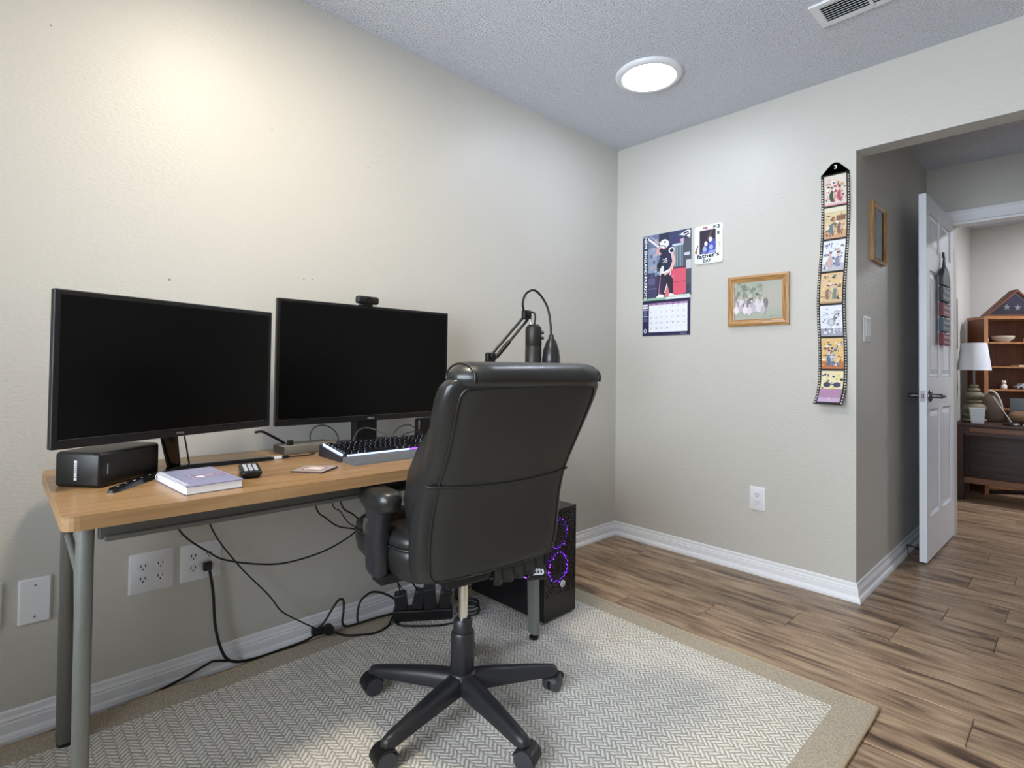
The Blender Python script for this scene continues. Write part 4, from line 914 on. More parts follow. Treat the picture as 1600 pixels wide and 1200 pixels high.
# ================================================================== CALENDAR
def onb(x, z, off=0.001): return frame((x, -off, z), (1, 0, 0), (0, 0, 1), (0, -1, 0))
cal = thing('wall_calendar', 'wall calendar with a football player photo above a month grid', 'calendar', (0.355, 0, 1.245))
cal_o = Matrix.Translation((-0.355, 0, -1.245))
CX0, CX1, CZ0, CZ1, CZ2 = 0.197, 0.515, 1.245, 1.458, 1.855
obj('upper_page', bx(CX0-0.355, CX1-0.355, -0.003, 0, CZ1-1.245, CZ2-1.245), PAPER, cal)
obj('lower_page', bx(CX0-0.355-0.002, CX1-0.355-0.004, -0.004, 0, CZ0-1.245, CZ1-1.245), PAPER, cal)
p = Print(); Wc, Hc = CX1-CX0, CZ2-CZ1
def U(u): return u*Wc
def V(v): return v*Hc
def R_(a, b_, c, d, col): p.rect(U(a), V(b_), U(c), V(d), col)
R_(0, 0, 1, 1, '39415c')
random.seed(3)
R_(0, 0.55, 0.34, 1, '6c7796'); R_(0.10, 0.42, 0.30, 0.80, '8d9bb8'); R_(0.34, 0.72, 0.62, 1, '2a3048'); R_(0.55, 0.74, 0.86, 1, '3a4168')
R_(0.64, 0.46, 0.84, 0.80, '4b5a68')
for k in range(6): R_(0.65+k*0.033, 0.47, 0.662+k*0.033, 0.78, '9fb0ba')
R_(0.62, 0.78, 0.86, 0.81, 'c8d4de'); R_(0.84, 0.2, 1, 0.86, '4d525e'); R_(0.9, 0.42, 1, 0.55, 'c4c6cc'); R_(0.86, 0.62, 0.97, 0.66, 'c9d0d8')
p.line([(U(0.08), V(0.97)), (U(0.34), V(0.80))], 0.012, 'e4e8f0'); p.line([(U(0.16), V(0.98)), (U(0.4), V(0.83))], 0.004, 'c2cada')
for k in range(16):      # stands and bystanders in the background
    p.ell(U(random.uniform(0.12, 0.36)), V(random.uniform(0.35, 0.95)), 0.008, 0.011, random.choice(['7d8aa8', 'a7b2c8', '59627e', 'b9a6a8']))
R_(0.06, 0.02, 0.30, 0.36, '433f63'); R_(0.1, 0.17, 0.30, 0.185, '6f6a94'); R_(0.12, 0.24, 0.26, 0.34, '5d5883')
p.poly([(U(0.60), V(0.03)), (U(0.90), V(0.07)), (U(0.90), V(0.46)), (U(0.60), V(0.46))], 'd6596f'); p.poly([(U(0.46), V(0.04)), (U(0.62), V(0.04)), (U(0.66), V(0.36)), (U(0.5), V(0.3))], 'dd7386'); R_(0.6, 0.24, 0.9, 0.25, 'a83d55')
R_(0.60, 0.44, 0.9, 0.465, '5a3550')
# the player: boots, legs, trunk, arms, helmet
p.poly([(U(0.30), V(0.05)), (U(0.36), V(0.05)), (U(0.44), V(0.36)), (U(0.33), V(0.36))], '33294a'); p.line([(U(0.34), V(0.06)), (U(0.38), V(0.34))], 0.004, 'd78aa0')
p.poly([(U(0.40), V(0.06)), (U(0.47), V(0.06)), (U(0.62), V(0.42)), (U(0.44), V(0.42))], '2c2440'); p.line([(U(0.47), V(0.10)), (U(0.60), V(0.42))], 0.007, 'f0dfe6')
p.poly([(U(0.58), V(0.06)), (U(0.64), V(0.06)), (U(0.64), V(0.30)), (U(0.55), V(0.38)), (U(0.5), V(0.3))], '241f33')
p.poly([(U(0.27), V(0.03)), (U(0.45), V(0.03)), (U(0.45), V(0.07)), (U(0.36), V(0.09))], 'f2f2f4'); p.poly([(U(0.54), V(0.02)), (U(0.68), V(0.03)), (U(0.66), V(0.07)), (U(0.58), V(0.09))], 'f2f2f4')
p.poly([(U(0.36), V(0.62)), (U(0.40), V(0.72)), (U(0.62), V(0.73)), (U(0.60), V(0.44)), (U(0.42), V(0.42))], '26294a')
p.poly([(U(0.36), V(0.36)), (U(0.44), V(0.36)), (U(0.45), V(0.5)), (U(0.38), V(0.52))], 'd9e2e0')
p.line([(U(0.62), V(0.68)), (U(0.66), V(0.56)), (U(0.60), V(0.44)), (U(0.46), V(0.38))], 0.020, 'e2b9b6'); p.line([(U(0.44), V(0.40)), (U(0.58), V(0.44))], 0.010, 'f6f4f6')
p.line([(U(0.38), V(0.68)), (U(0.30), V(0.74)), (U(0.38), V(0.80))], 0.018, 'd8a3a0')
p.ell(U(0.61), V(0.725), 0.020, 0.018, 'e9e9ef'); p.ell(U(0.615), V(0.72), 0.013, 0.012, '23253a')
p.ell(U(0.36), V(0.52), 0.016, 0.020, '1d1d24'); p.ell(U(0.42), V(0.36), 0.011, 0.013, '1b1b20')
p.text('35', U(0.43), V(0.55), 0.036, 'f4f4f8', rot=0.08)
p.ell(U(0.455), V(0.80), 0.022, 0.018, 'd99a9c'); p.ell(U(0.46), V(0.835), 0.031, 0.027, 'e6e9ee'); p.line([(U(0.36), V(0.815)), (U(0.45), V(0.81)), (U(0.50), V(0.775))], 0.005, '2a2c44'); p.ell(U(0.475), V(0.86), 0.006, 0.006, '3a3f60')
R_(0, 0, 1, 0.035, '8fbda0'); R_(0.5, 0.0, 1, 0.03, 'e3e6e6'); R_(0.55, 0.035, 0.98, 0.055, 'cfe0d6')
# team emblem and lettering
p.poly([(U(0.76), V(0.93)), (U(0.93), V(0.985)), (U(0.99), V(0.97)), (U(0.98), V(0.86)), (U(0.90), V(0.90))], 'e9eaf0'); p.line([(U(0.85), V(0.94)), (U(0.95), V(0.955))], 0.009, '1e2440'); p.line([(U(0.88), V(0.90)), (U(0.96), V(0.93))], 0.008, '1e2440'); p.poly([(U(0.78), V(0.86)), (U(0.86), V(0.88)), (U(0.86), V(0.80)), (U(0.80), V(0.82))], 'd3a9c4')
R_(0.0, 0.03, 0.115, 0.97, '333b52')
p.text('NEW ENGLAND PATRIOTS', U(0.035), V(0.975), 0.026, 'f4f5f8', rot=-PI/2, fit=Hc*0.95, bold=1.1)
p.build('photo_print', onb(CX0-0.355, CZ1-1.245, 0.0031), cal)
p = Print(); Wl, Hl = CX1-CX0-0.002, CZ1-CZ0
p.rect(0, 0, Wl, Hl, '1f1d46'); p.rect(0.045, 0.022, Wl-0.018, Hl-0.018, 'eceef6'); p.rect(0.045, Hl-0.030, Wl-0.018, Hl-0.018, 'b894bc')
gx = (Wl-0.018-0.045)/7; gy = (Hl-0.030-0.022)/5
for k in range(1, 7): p.rect(0.045+k*gx-0.0004, 0.022, 0.045+k*gx+0.0004, Hl-0.03, 'ccd0de')
for k in range(1, 5): p.rect(0.045, 0.022+k*gy-0.0004, Wl-0.018, 0.022+k*gy+0.0004, 'ccd0de')
day = 1
for r in range(5):
    for c_ in range(7):
        if r == 0 and c_ < 2: continue
        if day > 30: continue
        p.text(str(day), 0.045+c_*gx+gx*0.3, 0.022+(4-r)*gy+gy*0.58, 0.0125, '2b2d44'); day += 1
for k in range(7): p.rect(0.045+k*gx+gx*0.25, Hl-0.027, 0.045+k*gx+gx*0.75, Hl-0.0225, '6b4a78')
p.rect(0.006, Hl-0.034, 0.039, Hl-0.022, 'e6e8f2'); p.rect(0.006, Hl-0.048, 0.039, Hl-0.037, 'e6e8f2')
for k in range(4): p.rect(0.010, Hl-0.070-k*0.006, 0.034, Hl-0.067-k*0.006, '7f86b8'); p.rect(0.008, Hl-0.108-k*0.006, 0.036, Hl-0.105-k*0.006, '6a70a4')
for z in (0.060, 0.098): p.rect(0.008, Hl-z, 0.037, Hl-z+0.006, 'b9bede')
p.ell(0.022, 0.030, 0.011, 0.013, 'd7dbf0'); p.ell(0.022, 0.030, 0.006, 0.008, '3a3f7c')
p.rect(Wl-0.06, 0.008, Wl-0.02, 0.011, '8b8db4')
p.build('month_print', onb(CX0-0.355-0.002, CZ0-1.245, 0.0041), cal)

# hand-lettered white photo plaque
fd = thing('photo_plaque', 'white rounded photo plaque hand lettered with a note to father', 'photo plaque', (0.62, 0, 1.745))
fr_ = rrect(0.166, 0.215, 0.016, 4)
obj('board', loft(BM(), [[Vector((x, y, z)) for x, z in fr_] for y in (0, -0.009)]+[[Vector((x*0.985, -0.0105, z*0.985)) for x, z in fr_]]), mat('plaque_white', 'eef3f2', 0.25), fd, 40)
p = Print(); p.rect(-0.052, -0.052, 0.042, 0.080, '2e2836'); p.poly([(0.005, 0.02), (0.03, 0.08), (0.015, 0.08), (-0.01, 0.03)], '54424f')
p.ell(-0.006, -0.025, 0.028, 0.03, '3a4590'); p.ell(0.022, -0.01, 0.022, 0.042, '4a55b0'); p.ell(0.012, 0.025, 0.011, 0.014, 'e6dcea'); p.ell(-0.014, 0.004, 0.010, 0.013, 'eadfe8'); p.ell(0.016, -0.018, 0.012, 0.013, 'a9b3d8'); p.ell(-0.022, -0.028, 0.012, 0.018, '9fb2dc'); p.rect(0.0, -0.052, 0.042, -0.036, '8f9be0'); p.rect(-0.04, -0.052, -0.005, -0.04, '5a66b8')
p.text("father's", -0.066, -0.076, 0.031, '16203a', rot=0.04, fit=0.128, bold=1.4); p.text('DAY', -0.03, -0.100, 0.024, '16203a', rot=0.06, bold=1.4)
p.text('MR', -0.032, 0.084, 0.022, 'a03a3a', bold=1.3); p.text('F2', 0.030, 0.082, 0.026, '1b2a2a', fit=0.038, bold=1.3); p.text('8', 0.052, 0.046, 0.026, '16303a', bold=1.4)
p.line([(-0.060, 0.0), (-0.074, -0.035)], 0.005, '5a2a20'); p.ell(-0.072, -0.038, 0.006, 0.010, 'b0584a'); p.line([(0.05, 0.005), (0.068, -0.008), (0.066, -0.02)], 0.002, '8a7440'); p.ell(0.066, -0.018, 0.006, 0.008, 'd9d2b0')
p.build('lettering', frame((0, -0.0106, 0), (1, 0, 0), (0, 0, 1), (0, -1, 0)), fd)

# oak picture frames
def pic_frame(name, label, W, Hh, bar_, M, loc, rotz, paint, mh, mv):
    t = thing(name, label, 'picture frame', loc, rotz)
    pr = [(0.0, 0.0), (0.0, 0.016), (bar_*0.35, 0.020), (bar_*0.8, 0.012), (bar_, 0.010), (bar_, 0.0)]
    def side(p0, p1, n):
        p0, p1, n = Vector((p0[0], 0, p0[1])), Vector((p1[0], 0, p1[1])), Vector((n[0], 0, n[1])); d = (p1-p0).normalized()
        return loft(BM(), [[p+n*a+d*(a*sg)+Vector((0, -h, 0)) for a, h in pr] for p, sg in ((p0, 1), (p1, -1))])
    c = [(-W/2, -Hh/2), (W/2, -Hh/2), (W/2, Hh/2), (-W/2, Hh/2)]; ns = [(0, 1), (-1, 0), (0, -1), (1, 0)]
    for i in range(4): obj('frame_bar', side(c[i], c[(i+1) % 4], ns[i]), (mh if i % 2 == 0 else mv), t)
    obj('backing', bx(-W/2+0.004, W/2-0.004, -0.006, -0.001, -Hh/2+0.004, Hh/2-0.004), PAPER, t)
    p = Print(); paint(p, W-2*bar_, Hh-2*bar_)
    p.build('picture', frame((0, -0.0061, 0), (1, 0, 0), (0, 0, 1), (0, -1, 0)), t)
    obj('glass', bx(-W/2+bar_*0.9, W/2-bar_*0.9, -0.0088, -0.0082, -Hh/2+bar_*0.9, Hh/2-bar_*0.9), glass_mat(), t)
    return t
def blobs(p, n, x0, x1, y0, y1, cols, r0, r1):
    for _ in range(n): p.ell(random.uniform(x0, x1), random.uniform(y0, y1), random.uniform(r0, r1), random.uniform(r0, r1), random.choice(cols), 9)
def group_photo(p, W, Hh):
    w2, h2 = W/2, Hh/2
    random.seed(5)
    p.rect(-w2, -h2, w2, h2, 'b9bdb2'); p.rect(-w2, -h2, w2, -h2*0.45, 'b4bcae')
    p.poly([(w2*0.1, h2*0.5), (w2, h2*0.9), (w2, -h2*0.5), (w2*0.3, -h2*0.45)], 'bfbdb2')
    blobs(p, 60, -w2*0.95, w2*0.15, h2*0.05, h2*0.88, ['9aa393', 'a9b0a2', '878f84', 'b7bdb0'], 0.006, 0.016)
    for i in range(11):
        x = -w2*0.82+i*w2*0.115; y = -h2*0.02+0.012*math.sin(i*2.1)
        p.ell(x, y-0.024, 0.012, 0.026, random.choice(['a9a3bc', 'cdb4ba', '7d7a80', 'd8d3d6', '9a9aa8']), 10); p.ell(x, y+0.010, 0.0055, 0.0075, random.choice(['dcc9c2', 'cdbab2']), 9)
    for i in range(7):
        x = -w2*0.9+i*w2*0.19; y = -h2*0.40+0.006*math.sin(i*1.7)
        p.ell(x, y-0.008, 0.014, 0.022, random.choice(['e2dde0', '8c888c', 'bdb6c0', 'd9cfd2']), 10); p.ell(x, y+0.020, 0.0055, 0.007, 'dccbc4', 9)
    p.line([(w2*0.5, -h2*0.92), (w2*0.7, -h2*0.84), (w2*0.95, -h2*0.88)], 0.0015, '6a6a60')
random.seed(5)
pic_frame('picture_frame', 'oak framed group photo hanging on the back wall', 0.312, 0.264, 0.034, None, (0.890, 0, 1.411), 0, group_photo, OAK, OAKV)
def hall_photo(p, W, Hh):
    p.rect(-W/2, -Hh/2, W/2, Hh/2, '9c988f'); random.seed(9); blobs(p, 30, -W*0.4, W*0.4, -Hh*0.4, Hh*0.4, ['c9c6c0', '6c675e', '8a6a4c', 'd9d6d0'], 0.012, 0.03)
pic_frame('picture_frame', 'small oak picture frame on the dark passage wall', 0.25, 0.292, 0.022, None, (XO, 0.355, 1.742), PI/2, hall_photo, OAK, OAKV)

# ================================================================== FILM STRIP OF PHOTOS
fs = thing('photo_strip', 'long black film strip wall hanging holding seven photos', 'photo strip', (1.247, 0, 0.893))
ST, SB, SW = 1.985, 0.893, 0.121
def strip_pt(u, z, off=0.0):
    """u across (-1..1), z world height: drifts sideways, curls off the wall at the bottom"""
    t_ = (ST-z)/(ST-SB)
    drift = -0.017*t_+0.006*math.sin(t_*9)
    curl = 0.004+0.012*max(0, (t_-0.35))+0.004*math.sin(t_*14)+(0.05*max(0, (t_-0.9)/0.1)**2)
    return Vector((u*SW/2+drift, -curl-off, z-0.893))
bm = BM(); N = 60
rows_ = [[bm.verts.new(strip_pt(u, SB+(ST-SB)*k/N)) for u in (-1, -0.5, 0, 0.5, 1)] for k in range(N+1)]
apex = bm.verts.new(Vector((0.002, -0.004, 2.038-0.893))); sh = [bm.verts.new(Vector((s*0.016, -0.004, 2.033-0.893))) for s in (-1, 1)]
for a, b_ in zip(rows_, rows_[1:]):
    for i in range(4): bm.faces.new((a[i], a[i+1], b_[i+1], b_[i]))
bm.faces.new((*rows_[-1], sh[1], apex, sh[0]))
bmesh.ops.solidify(bm, geom=list(bm.faces), thickness=0.0012)
obj('strip', bm, mat('film_black', '15120f', 0.35), fs)
def warp_strip(z0):
    def f(p): return strip_pt(p.x/(SW/2), z0+p.y, 0.0008+p.z)
    return f
p = Print(warp=warp_strip(SB), step=0.0)
for k in range(86):
    z = 0.006+k*0.0125
    for u in (-1, 1):
        x = u*(SW/2-0.0055)
        p.rect(x-0.0026, z, x+0.0026, z+0.0062, 'd8d2c4' if u < 0 else 'c8c2b6')
p.build('perforations', Matrix.Identity(4), fs)
def grid_rect(p, x0, y0, x1, y1, c, n=6):
    for k in range(n): p.h -= p.step*(1 if k else 0); p.rect(x0, y0+(y1-y0)*k/n, x1, y0+(y1-y0)*(k+1)/n, c)
PH = (ST-SB-0.01)/7
scenes = [('d9cfc4', ['2d3a30', 'b03a60', 'e8c9b8', '3a2a30', 'c9a070', 'f0e6e0'], 'dd9aa8'), ('d8c49a', ['5f7078', '7a5a3c', 'e9e2d4', '4a3b30', 'c98a60'], 'c99a70'),
          ('dfe3ea', ['c4a9a6', '7d86a8', '555064', 'efece8', '4a6aa0'], 'b9b6c0'), ('d9b98a', ['8a6a50', '6d7a68', 'e3c9b0', '3c3430', '7aa0c0'], 'a98a6a'),
          ('dfe3ec', ['8a8f9c', 'b3b8c4', '5d626e', 'eef0f4'], '9a9faa'), ('dcb878', ['3f6a90', '9a5a2a', 'e9ead8', '5a3018', '8fb0c8'], 'b86a2c'),
          ('e3d9b0', ['2a2c50', '4a3a78', 'd9c860', 'e9e6ea', '151a2a'], 'b9a0c0')]
for i, (bg, cols, fl) in enumerate(scenes):
    random.seed(20+i)
    zt = ST-0.006-i*PH; z0 = zt-PH+0.008
    p = Print(warp=warp_strip(z0), step=0.00003); hw = SW/2-0.014; hh = PH-0.010
    grid_rect(p, -hw, 0, hw, hh, bg); p.rect(-hw, 0, hw, hh*0.25, fl)
    blobs(p, 70, -hw*0.86, hw*0.86, hh*0.09, hh*0.92, cols+[bg, bg], 0.0022, 0.0075)
    if i < 4 or i == 5:
        for k in range(2 if i != 5 else 1):
            x = -hw*0.3+k*hw*0.7; p.ell(x, hh*0.30, 0.011, 0.026, cols[k]); p.ell(x, hh*0.55, 0.0062, 0.008, 'd9b09c')
            p.ell(x, hh*0.595, 0.0064, 0.0042, '5a4030'); p.ell(x+0.008, hh*0.33, 0.004, 0.016, 'c9a896')
    if i == 1: p.rect(hw*0.1, hh*0.55, hw*0.9, hh*0.72, '7a5040'); p.rect(-hw, hh*0.85, hw, hh, 'dcd8c0')
    if i == 4: p.ell(0, hh*0.45, 0.016, 0.018, '9aa0ac'); p.ell(0, hh*0.45, 0.011, 0.013, 'c4c9d2'); p.rect(hw*0.25, hh*0.5, hw*0.4, hh*0.68, '7c818c')
    if i == 5: [p.rect(-0.013, hh*(0.3+0.05*k), 0.013, hh*(0.32+0.05*k), 'c8d8e4') for k in range(4)]
    if i == 6: p.rect(-hw, hh*0.14, hw, hh*0.42, 'a77fa0'); p.ell(-0.02, hh*0.55, 0.016, 0.012, '26284a'); p.ell(0.022, hh*0.55, 0.016, 0.012, '2c2a5a')
    p.build('photo', Matrix.Identity(4), fs)
p = Print(); p.line([(-0.005, 0.007), (0.003, 0.008), (0.006, 0.004), (0.0, 0.001), (0.006, -0.003), (0.002, -0.008), (-0.005, -0.006)], 0.003, 'f2f2f0')
p.build('hook', frame((0.002, -0.0062, 2.015-0.893), (1, 0, 0), (0, 0, 1), (0, -1, 0)), fs)

# ================================================================== SIGN ON THE DOOR
sg = thing('hanging_sign', 'stack of small dark and red plaques hanging on the open door', 'hanging sign', (0, 0, 0))
sg.matrix_world = Matrix.Translation((1.461+0.016*0.4, 0.823, 0.012)) @ Matrix.Rotation(math.atan2(ddir.y, ddir.x), 4, 'Z')
SGX = 0.385
def plaque(z0, z1, col, ink, w_=0.215, thk=0.022):
    o = obj('plaque', bx(SGX-w_/2, SGX+w_/2, -thk, -0.001, z0, z1, 0.002), mat('plaque_'+col, col, 0.6, noise=(40, 0.25)), sg)
    p = Print(); random.seed(int(z0*1000)); hgt = z1-z0
    for ln in range(2):
        x = -w_/2+0.022
        while x < w_/2-0.035:
            wd = random.uniform(0.012, 0.026); y = -hgt*0.24+ln*hgt*0.42
            p.line([(x, y-hgt*0.1), (x+wd*0.4, y+hgt*0.1), (x+wd*0.8, y-hgt*0.08)], 0.006, ink); x += wd+0.006
    p.build('scrolled_marks', frame((SGX, -thk-0.0002, (z0+z1)/2), (1, 0, 0), (0, 0, 1), (0, -1, 0)), o)
for z0, z1, col, ink in ((1.362, 1.448, '3c4448', 'b9c4c8'), (1.275, 1.352, '7a3a42', 'd9c0c2'), (1.185, 1.262, '525e6c', 'c4d0da'), (1.105, 1.175, '7d2f3a', 'dcc4c8')): plaque(z0+0.09, z1+0.09, col, ink)
obj('top_plaque', prism(BM(), [(-0.107, 0), (0.107, 0), (0.107, 0.045), (0.06, 0.095), (0.0, 0.112), (-0.06, 0.095), (-0.107, 0.045)], 0.001, 0.022, frame((SGX, 0, 1.548), (1, 0, 0), (0, 0, 1), (0, -1, 0))), mat('plaque_3c4448', '3c4448', 0.6), sg)
for x in (-0.06, 0.06):
    obj('ribbon', bx(SGX+x-0.005, SGX+x+0.005, -0.006, -0.001, 1.20, 1.56), BLACK, sg)
    obj('hanger', tube(BM(), [(SGX+x*0.5, -0.008, 1.64), (SGX, -0.010, 1.725)], 0.005, 6, smooth=False), BLACK, sg)
obj('hanger_hook', bx(SGX-0.012, SGX+0.012, -0.012, -0.001, 1.715, 1.75, 0.003), BLACK, sg)

# ================================================================== ROOM BEYOND THE DOOR
DK = wood_mat('dark_table_wood', '33201a', '4a3026', 'x', 2, 0.45); DKL = wood_mat('table_rail_wood', '6a4530', '7d5439', 'x', 2, 0.45)
tb = thing('low_table', 'dark wooden table with lower rail in the room beyond the door', 'table', (1.95, 3.2, 0))
TX0, TX1, TY0, TY1, TZ = 1.30-1.95, 0.75, 2.92-3.2, 3.33-3.2, 0.632
obj('tabletop', bx(TX0, TX1, TY0, TY1, TZ-0.022, TZ, 0.004), DK, tb)
obj('drawer_front', bx(TX0+0.10, -0.19, TY0+0.02, TY0+0.04, TZ-0.072, TZ-0.03, 0.003), DKL, tb)
obj('apron', bx(TX0+0.02, TX1-0.02, TY0+0.04, TY0+0.06, TZ-0.10, TZ-0.022), DK, tb)
obj('back_panel', bx(TX0+0.02, TX1-0.02, TY1-0.04, TY1-0.02, 0.10, TZ-0.022), DK, tb)
obj('lower_rail', bx(TX0+0.02, TX1-0.02, TY0+0.05, TY0+0.09, 0.135, 0.185, 0.004), DKL, tb)
for x in (TX0+0.015, TX1-0.06):
    for y in (TY0+0.03, TY1-0.06): obj('leg', bx(x, x+0.045, y, y+0.045, 0, TZ-0.022), DK, tb)
# bookcase set across the corner
bc = thing('bookcase', 'cherry wood bookcase set across the corner of the far room', 'bookcase', (1.455, 3.34, 0), math.radians(40))
# local x to the right along the front, y to the back
BWd, BD_, BH = 0.62, 0.20, 1.515
obj('side_panel', bx(0, 0.028, 0.0, BD_, 0, BH), CHERRY, bc); obj('side_panel', bx(BWd-0.028, BWd, 0.0, BD_, 0, BH), CHERRY, bc)
obj('face_edge', bx(-0.001, 0.030, -0.006, 0.0, 0, BH), CHERRY_L, bc); obj('face_edge', bx(BWd-0.03, BWd+0.001, -0.006, 0.0, 0, BH), CHERRY_L, bc)
obj('top_panel', bx(-0.004, BWd+0.004, -0.008, BD_, BH, BH+0.022), CHERRY_L, bc); obj('back_panel', bx(0.028, BWd-0.028, BD_-0.012, BD_, 0.02, BH), CHERRY, bc)
for z in (0.06, 0.42, 0.74, 0.905, 1.105, 1.315): obj('shelf', bx(0.028, BWd-0.028, 0.002, BD_-0.012, z-0.014, z), CHERRY_L, bc)
Mb = Matrix.Translation((1.455, 3.34, 0)) @ Matrix.Rotation(math.radians(40), 4, 'Z')
def on_bc(x, y, z): return tuple(Mb @ Vector((x, y, z)))
# folded flag in its triangular case
fc = thing('flag_case', 'triangular wooden case holding a folded blue flag with stars', 'flag case', on_bc(0.02, 0.0, BH+0.022), math.radians(40))
FW, FH, FT = 0.50, 0.235, 0.085
def tri_ring(i, y): return [Vector((i*1.9+0.0, y, i)), Vector((FW-i*1.9, y, i)), Vector((FW/2, y, FH-i*1.25))]
bm = BM()
o_, n_ = [tri_ring(0, y) for y in (0.0, FT)], [tri_ring(0.016, y) for y in (0.0, FT)]
vo = [[bm.verts.new(v) for v in r] for r in o_]; vi = [[bm.verts.new(v) for v in r] for r in n_]
for k in range(3):
    j = (k+1) % 3
    bm.faces.new((vo[0][k], vo[0][j], vo[1][j], vo[1][k])); bm.faces.new((vi[0][k], vi[0][j], vi[1][j], vi[1][k])); bm.faces.new((vo[0][k], vo[0][j], vi[0][j], vi[0][k])); bm.faces.new((vo[1][k], vo[1][j], vi[1][j], vi[1][k]))
obj('case_frame', bm, CHERRY, fc)
obj('back_board', loft(BM(), [tri_ring(0.004, FT-0.012), tri_ring(0.004, FT-0.006)]), CHERRY, fc)
fl = obj('folded_flag', loft(BM(), [tri_ring(0.018, 0.03), tri_ring(0.018, FT-0.012)]), mat('flag_blue', '2a2c66', 0.8), fc)
p = Print()
for sx, sz in ((0.185, 0.082), (0.27, 0.078), (0.345, 0.072)):
    p.poly([(sx+(0.030 if k % 2 == 0 else 0.012)*math.cos(PI/2+k*PI/5), sz+(0.030 if k % 2 == 0 else 0.012)*math.sin(PI/2+k*PI/5)) for k in range(10)], 'eef0f4')
p.line([(0.255, 0.198), (0.44, 0.03)], 0.007, 'c9b9d4')
p.build('stars', frame((0, 0.0295, 0), (1, 0, 0), (0, 0, 1), (0, -1, 0)), fl)
obj('glass', loft(BM(), [tri_ring(0.015, 0.004), tri_ring(0.015, 0.006)]), glass_mat(), fc)
CER = mat('cream_ceramic', 'cfc4b4', 0.4); CERB = mat('brown_stoneware', '6a5a4a', 0.5)
bw = tag(obj('bowl', lathe(BM(), [(0.045, 0), (0.05, 0.01), (0.08, 0.035), (0.083, 0.055), (0.076, 0.056), (0.06, 0.03), (0.03, 0.02)], 24), CER, None, 50, on_bc(0.21, 0.09, 1.315)), 'shallow cream bowl on the top bookcase shelf', 'bowl')
cup = thing('small_vase', 'small cream vase on the top bookcase shelf', 'vase', on_bc(0.05, 0.05, 1.315)); obj('body', lathe(BM(), [(0.015, 0), (0.022, 0.02), (0.012, 0.045), (0.008, 0.07), (0.012, 0.078)], 14), CER, cup, 50)
def figurine(label, loc, sc=1.0, c=CER):
    t = thing('figurine', label, 'figurine', loc, math.radians(40))
    obj('body', lathe(BM(), [(0.018*sc, 0), (0.026*sc, 0.012*sc), (0.022*sc, 0.04*sc), (0.012*sc, 0.05*sc)], 14), c, t, 60)
    obj('head', lathe(BM(), [(0.004*sc, 0.046*sc), (0.016*sc, 0.055*sc), (0.018*sc, 0.068*sc), (0.010*sc, 0.082*sc)], 14), c, t, 60)
    for s in (-1, 1): obj('ear', lathe(BM(), [(0.006*sc, 0), (0.005*sc, 0.010*sc), (0.001, 0.013*sc)], 8, None, (s*0.011*sc, 0, 0.075*sc)), c, t, 60)
figurine('small cream animal figurine on the top bookcase shelf', on_bc(0.40, 0.08, 1.315))
bk1 = tag(obj('folded_paper', bx(0, 0.12, 0, 0.1, 0, 0.012), CER, None, None, on_bc(0.30, 0.03, 1.105), math.radians(40)), 'flat cream paper lying on the middle bookcase shelf', 'paper')
figurine('small black and white figurine on the lower bookcase shelf', on_bc(0.20, 0.06, 0.905), 0.9, mat('figure_white', 'd9d4cc', 0.5))
mc = thing('model_car', 'small silver model car on the lower bookcase shelf', 'model car', on_bc(0.36, 0.06, 0.905), math.radians(40))
obj('body', loft(BM(), [[Vector((x, y, z)) for x, z in ((-0.07, 0.012), (0.07, 0.012), (0.07, 0.03), (0.035, 0.034), (0.02, 0.052), (-0.03, 0.052), (-0.045, 0.034), (-0.07, 0.03))] for y in (-0.025, 0.025)]), mat('model_silver', 'b9bcc2', 0.3, 0.6), mc)
for x in (-0.042, 0.042):
    for y in (-0.026, 0.022): obj('wheel', lathe(BM(), [(0.013, 0), (0.013, 0.008)], 12, frame((x, y, 0.013), (1, 0, 0), (0, 0, 1), (0, 1, 0))), BLACK, mc)
# lamp with stacked stone base
lp = thing('table_lamp', 'table lamp with white drum shade and stacked stone base', 'lamp', (1.412, 3.12, TZ))
STN = mat('lamp_stone', '6d6650', 0.6, noise=(25, 0.4))
z = 0.0
for r_, h_ in ((0.085, 0.035), (0.072, 0.05), (0.082, 0.075), (0.05, 0.04), (0.066, 0.06), (0.042, 0.035), (0.03, 0.03)):
    obj('stone', lathe(BM(), [(r_*0.6, z), (r_*0.95, z+h_*0.25), (r_, z+h_*0.5), (r_*0.9, z+h_*0.8), (r_*0.55, z+h_)], 18), STN, lp, 60); z += h_*0.97
obj('stem', lathe(BM(), [(0.008, z), (0.008, 0.60)], 10), NICKEL, lp)
bm = BM(); seg = 32
def cone(r0, z0, r1, z1): return [[Vector((r*math.cos(2*PI*k/seg), r*math.sin(2*PI*k/seg), zz)) for k in range(seg)] for r, zz in ((r0, z0), (r1, z1))]
loft(bm, cone(0.115, 0.435, 0.085, 0.665)+list(reversed(cone(0.113, 0.435, 0.083, 0.665))), False)
obj('lamp_shade', bm, mat('shade_white', 'd3d7de', 0.8), lp, 40)
obj('shade_spider', bx(-0.091, 0.091, -0.003, 0.003, 0.595, 0.600), NICKEL, lp)
bx1 = tag(obj('white_pot', lathe(BM(), [(0.05, 0), (0.055, 0.003), (0.066, 0.125), (0.062, 0.126), (0.05, 0.02), (0.0, 0.018)], 4, Matrix.Rotation(PI/4, 4, 'Z')), mat('pot_white', 'ccd6dc', 0.4), None, None, (1.445, 2.985, TZ), math.radians(12)), 'square white pot beside the lamp on the dark table', 'pot')
bg = thing('brown_bag', 'brown leather bag slumped behind the lamp on the dark table', 'bag', (1.50, 3.262, TZ)); bg.scale = (0.67, 0.57, 1.0)
BAGM = mat('bag_brown', '5a4a3c', 0.6, noise=(18, 0.4))
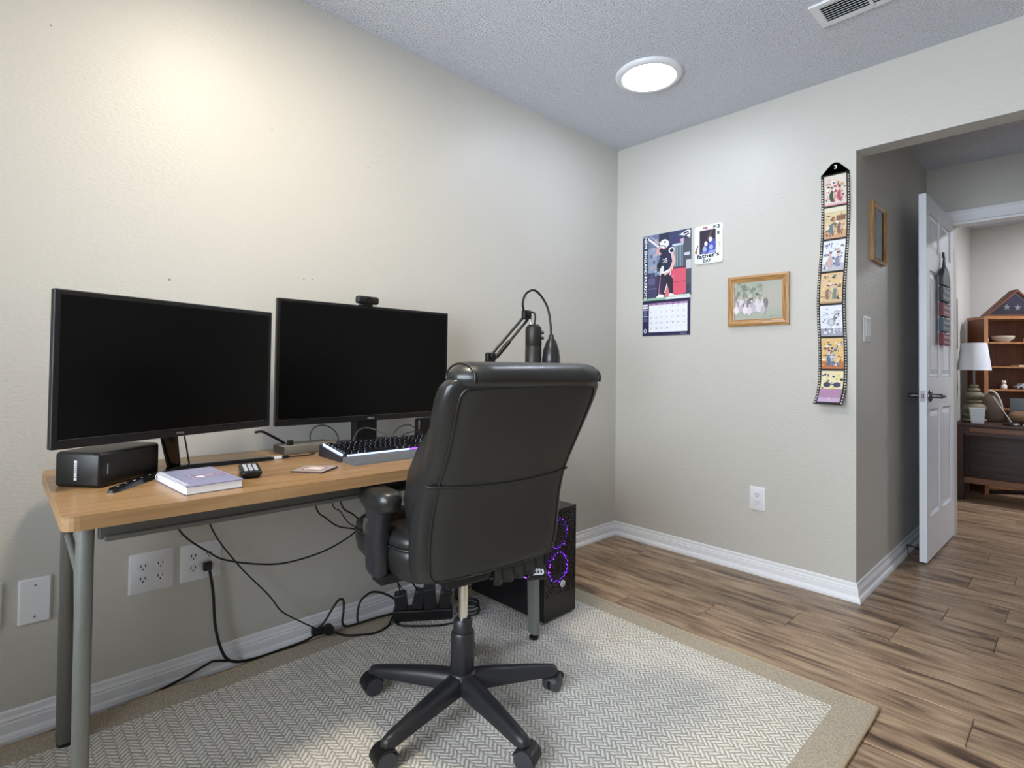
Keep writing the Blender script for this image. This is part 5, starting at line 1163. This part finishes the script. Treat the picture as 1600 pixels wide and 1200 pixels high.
obj('body', loft(BM(), [[Vector((x, y, z)) for x, y in sellipse(a, b_, 24, 2.6, 0, 0)] for a, b_, z in ((0.10, 0.07, 0), (0.13, 0.085, 0.03), (0.135, 0.085, 0.12), (0.11, 0.07, 0.19), (0.06, 0.04, 0.235), (0.03, 0.02, 0.24))]), BAGM, bg, 180)
obj('handle', tube(BM(), [(-0.07, -0.03, 0.2), (0.0, -0.04, 0.262), (0.07, -0.04, 0.235), (0.11, -0.05, 0.16), (0.125, -0.06, 0.10)], 0.008, 8), CER, bg, 180)
pl = thing('cushion', 'brown bolster cushion lying on the dark table', 'cushion', (1.84, 3.165, TZ))
obj('body', loft(BM(), [[Vector((x, 0.09*f*math.cos(2*PI*k/20), 0.055+0.055*f*math.sin(2*PI*k/20))) for k in range(20)] for x, f in ((-0.22, 0.25), (-0.21, 0.7), (-0.17, 0.93), (0, 1), (0.17, 0.93), (0.21, 0.7), (0.22, 0.25))]), mat('cushion_brown', '6b5238', 0.8), pl, 180)
lt = thing('laptop', 'closed dark laptop leaning on the cushion on the table', 'laptop', (1.82, 3.285, TZ))
obj('lid', bx(-0.20, 0.20, -0.012, 0.012, 0.0, 0.21, 0.004), mat('laptop_dark', '14171f', 0.25), lt); obj('hinge_strip', bx(-0.15, 0.15, -0.014, 0.014, 0.0, 0.006), BLACK, lt)
ph = thing('pen_holder', 'dark round pen base with a slanted silver pen on the table', 'pen', (1.655, 2.99, TZ))
obj('base', lathe(BM(), [(0.05, 0), (0.055, 0.008), (0.045, 0.02), (0.015, 0.026)], 20), BLACK, ph, 50)
obj('pen', tube(BM(), [(0.0, 0, 0.02), (-0.115, 0.04, 0.225)], 0.004, 8, smooth=False), CHROME, ph)
tag(obj('paper_stack', bx(-0.09, 0.09, -0.06, 0.06, 0, 0.014), PAPER, None, None, (1.818, 2.985, TZ), 0.2), 'white papers beside the pen on the dark table', 'papers')
def dark_photo(p, W, Hh):
    p.rect(-W/2, -Hh/2, W/2, Hh/2, '8d867c'); p.rect(-W*0.42, -Hh*0.05, W*0.42, Hh*0.42, 'a49d92'); p.rect(-W*0.42, -Hh*0.42, W*0.42, -Hh*0.10, '5a4440')
    for k in range(5): p.ell(-W*0.3+k*W*0.15, Hh*0.02+0.01*(k % 2), 0.012, 0.02, 'd0c9c0')
DKF = mat('dark_frame', '241f1c', 0.4)
pic_frame('picture_frame', 'dark framed print on the left wall of the far room', 0.30, 0.44, 0.028, None, (FX0, 2.95, 1.46), PI/2, dark_photo, DKF, DKF)
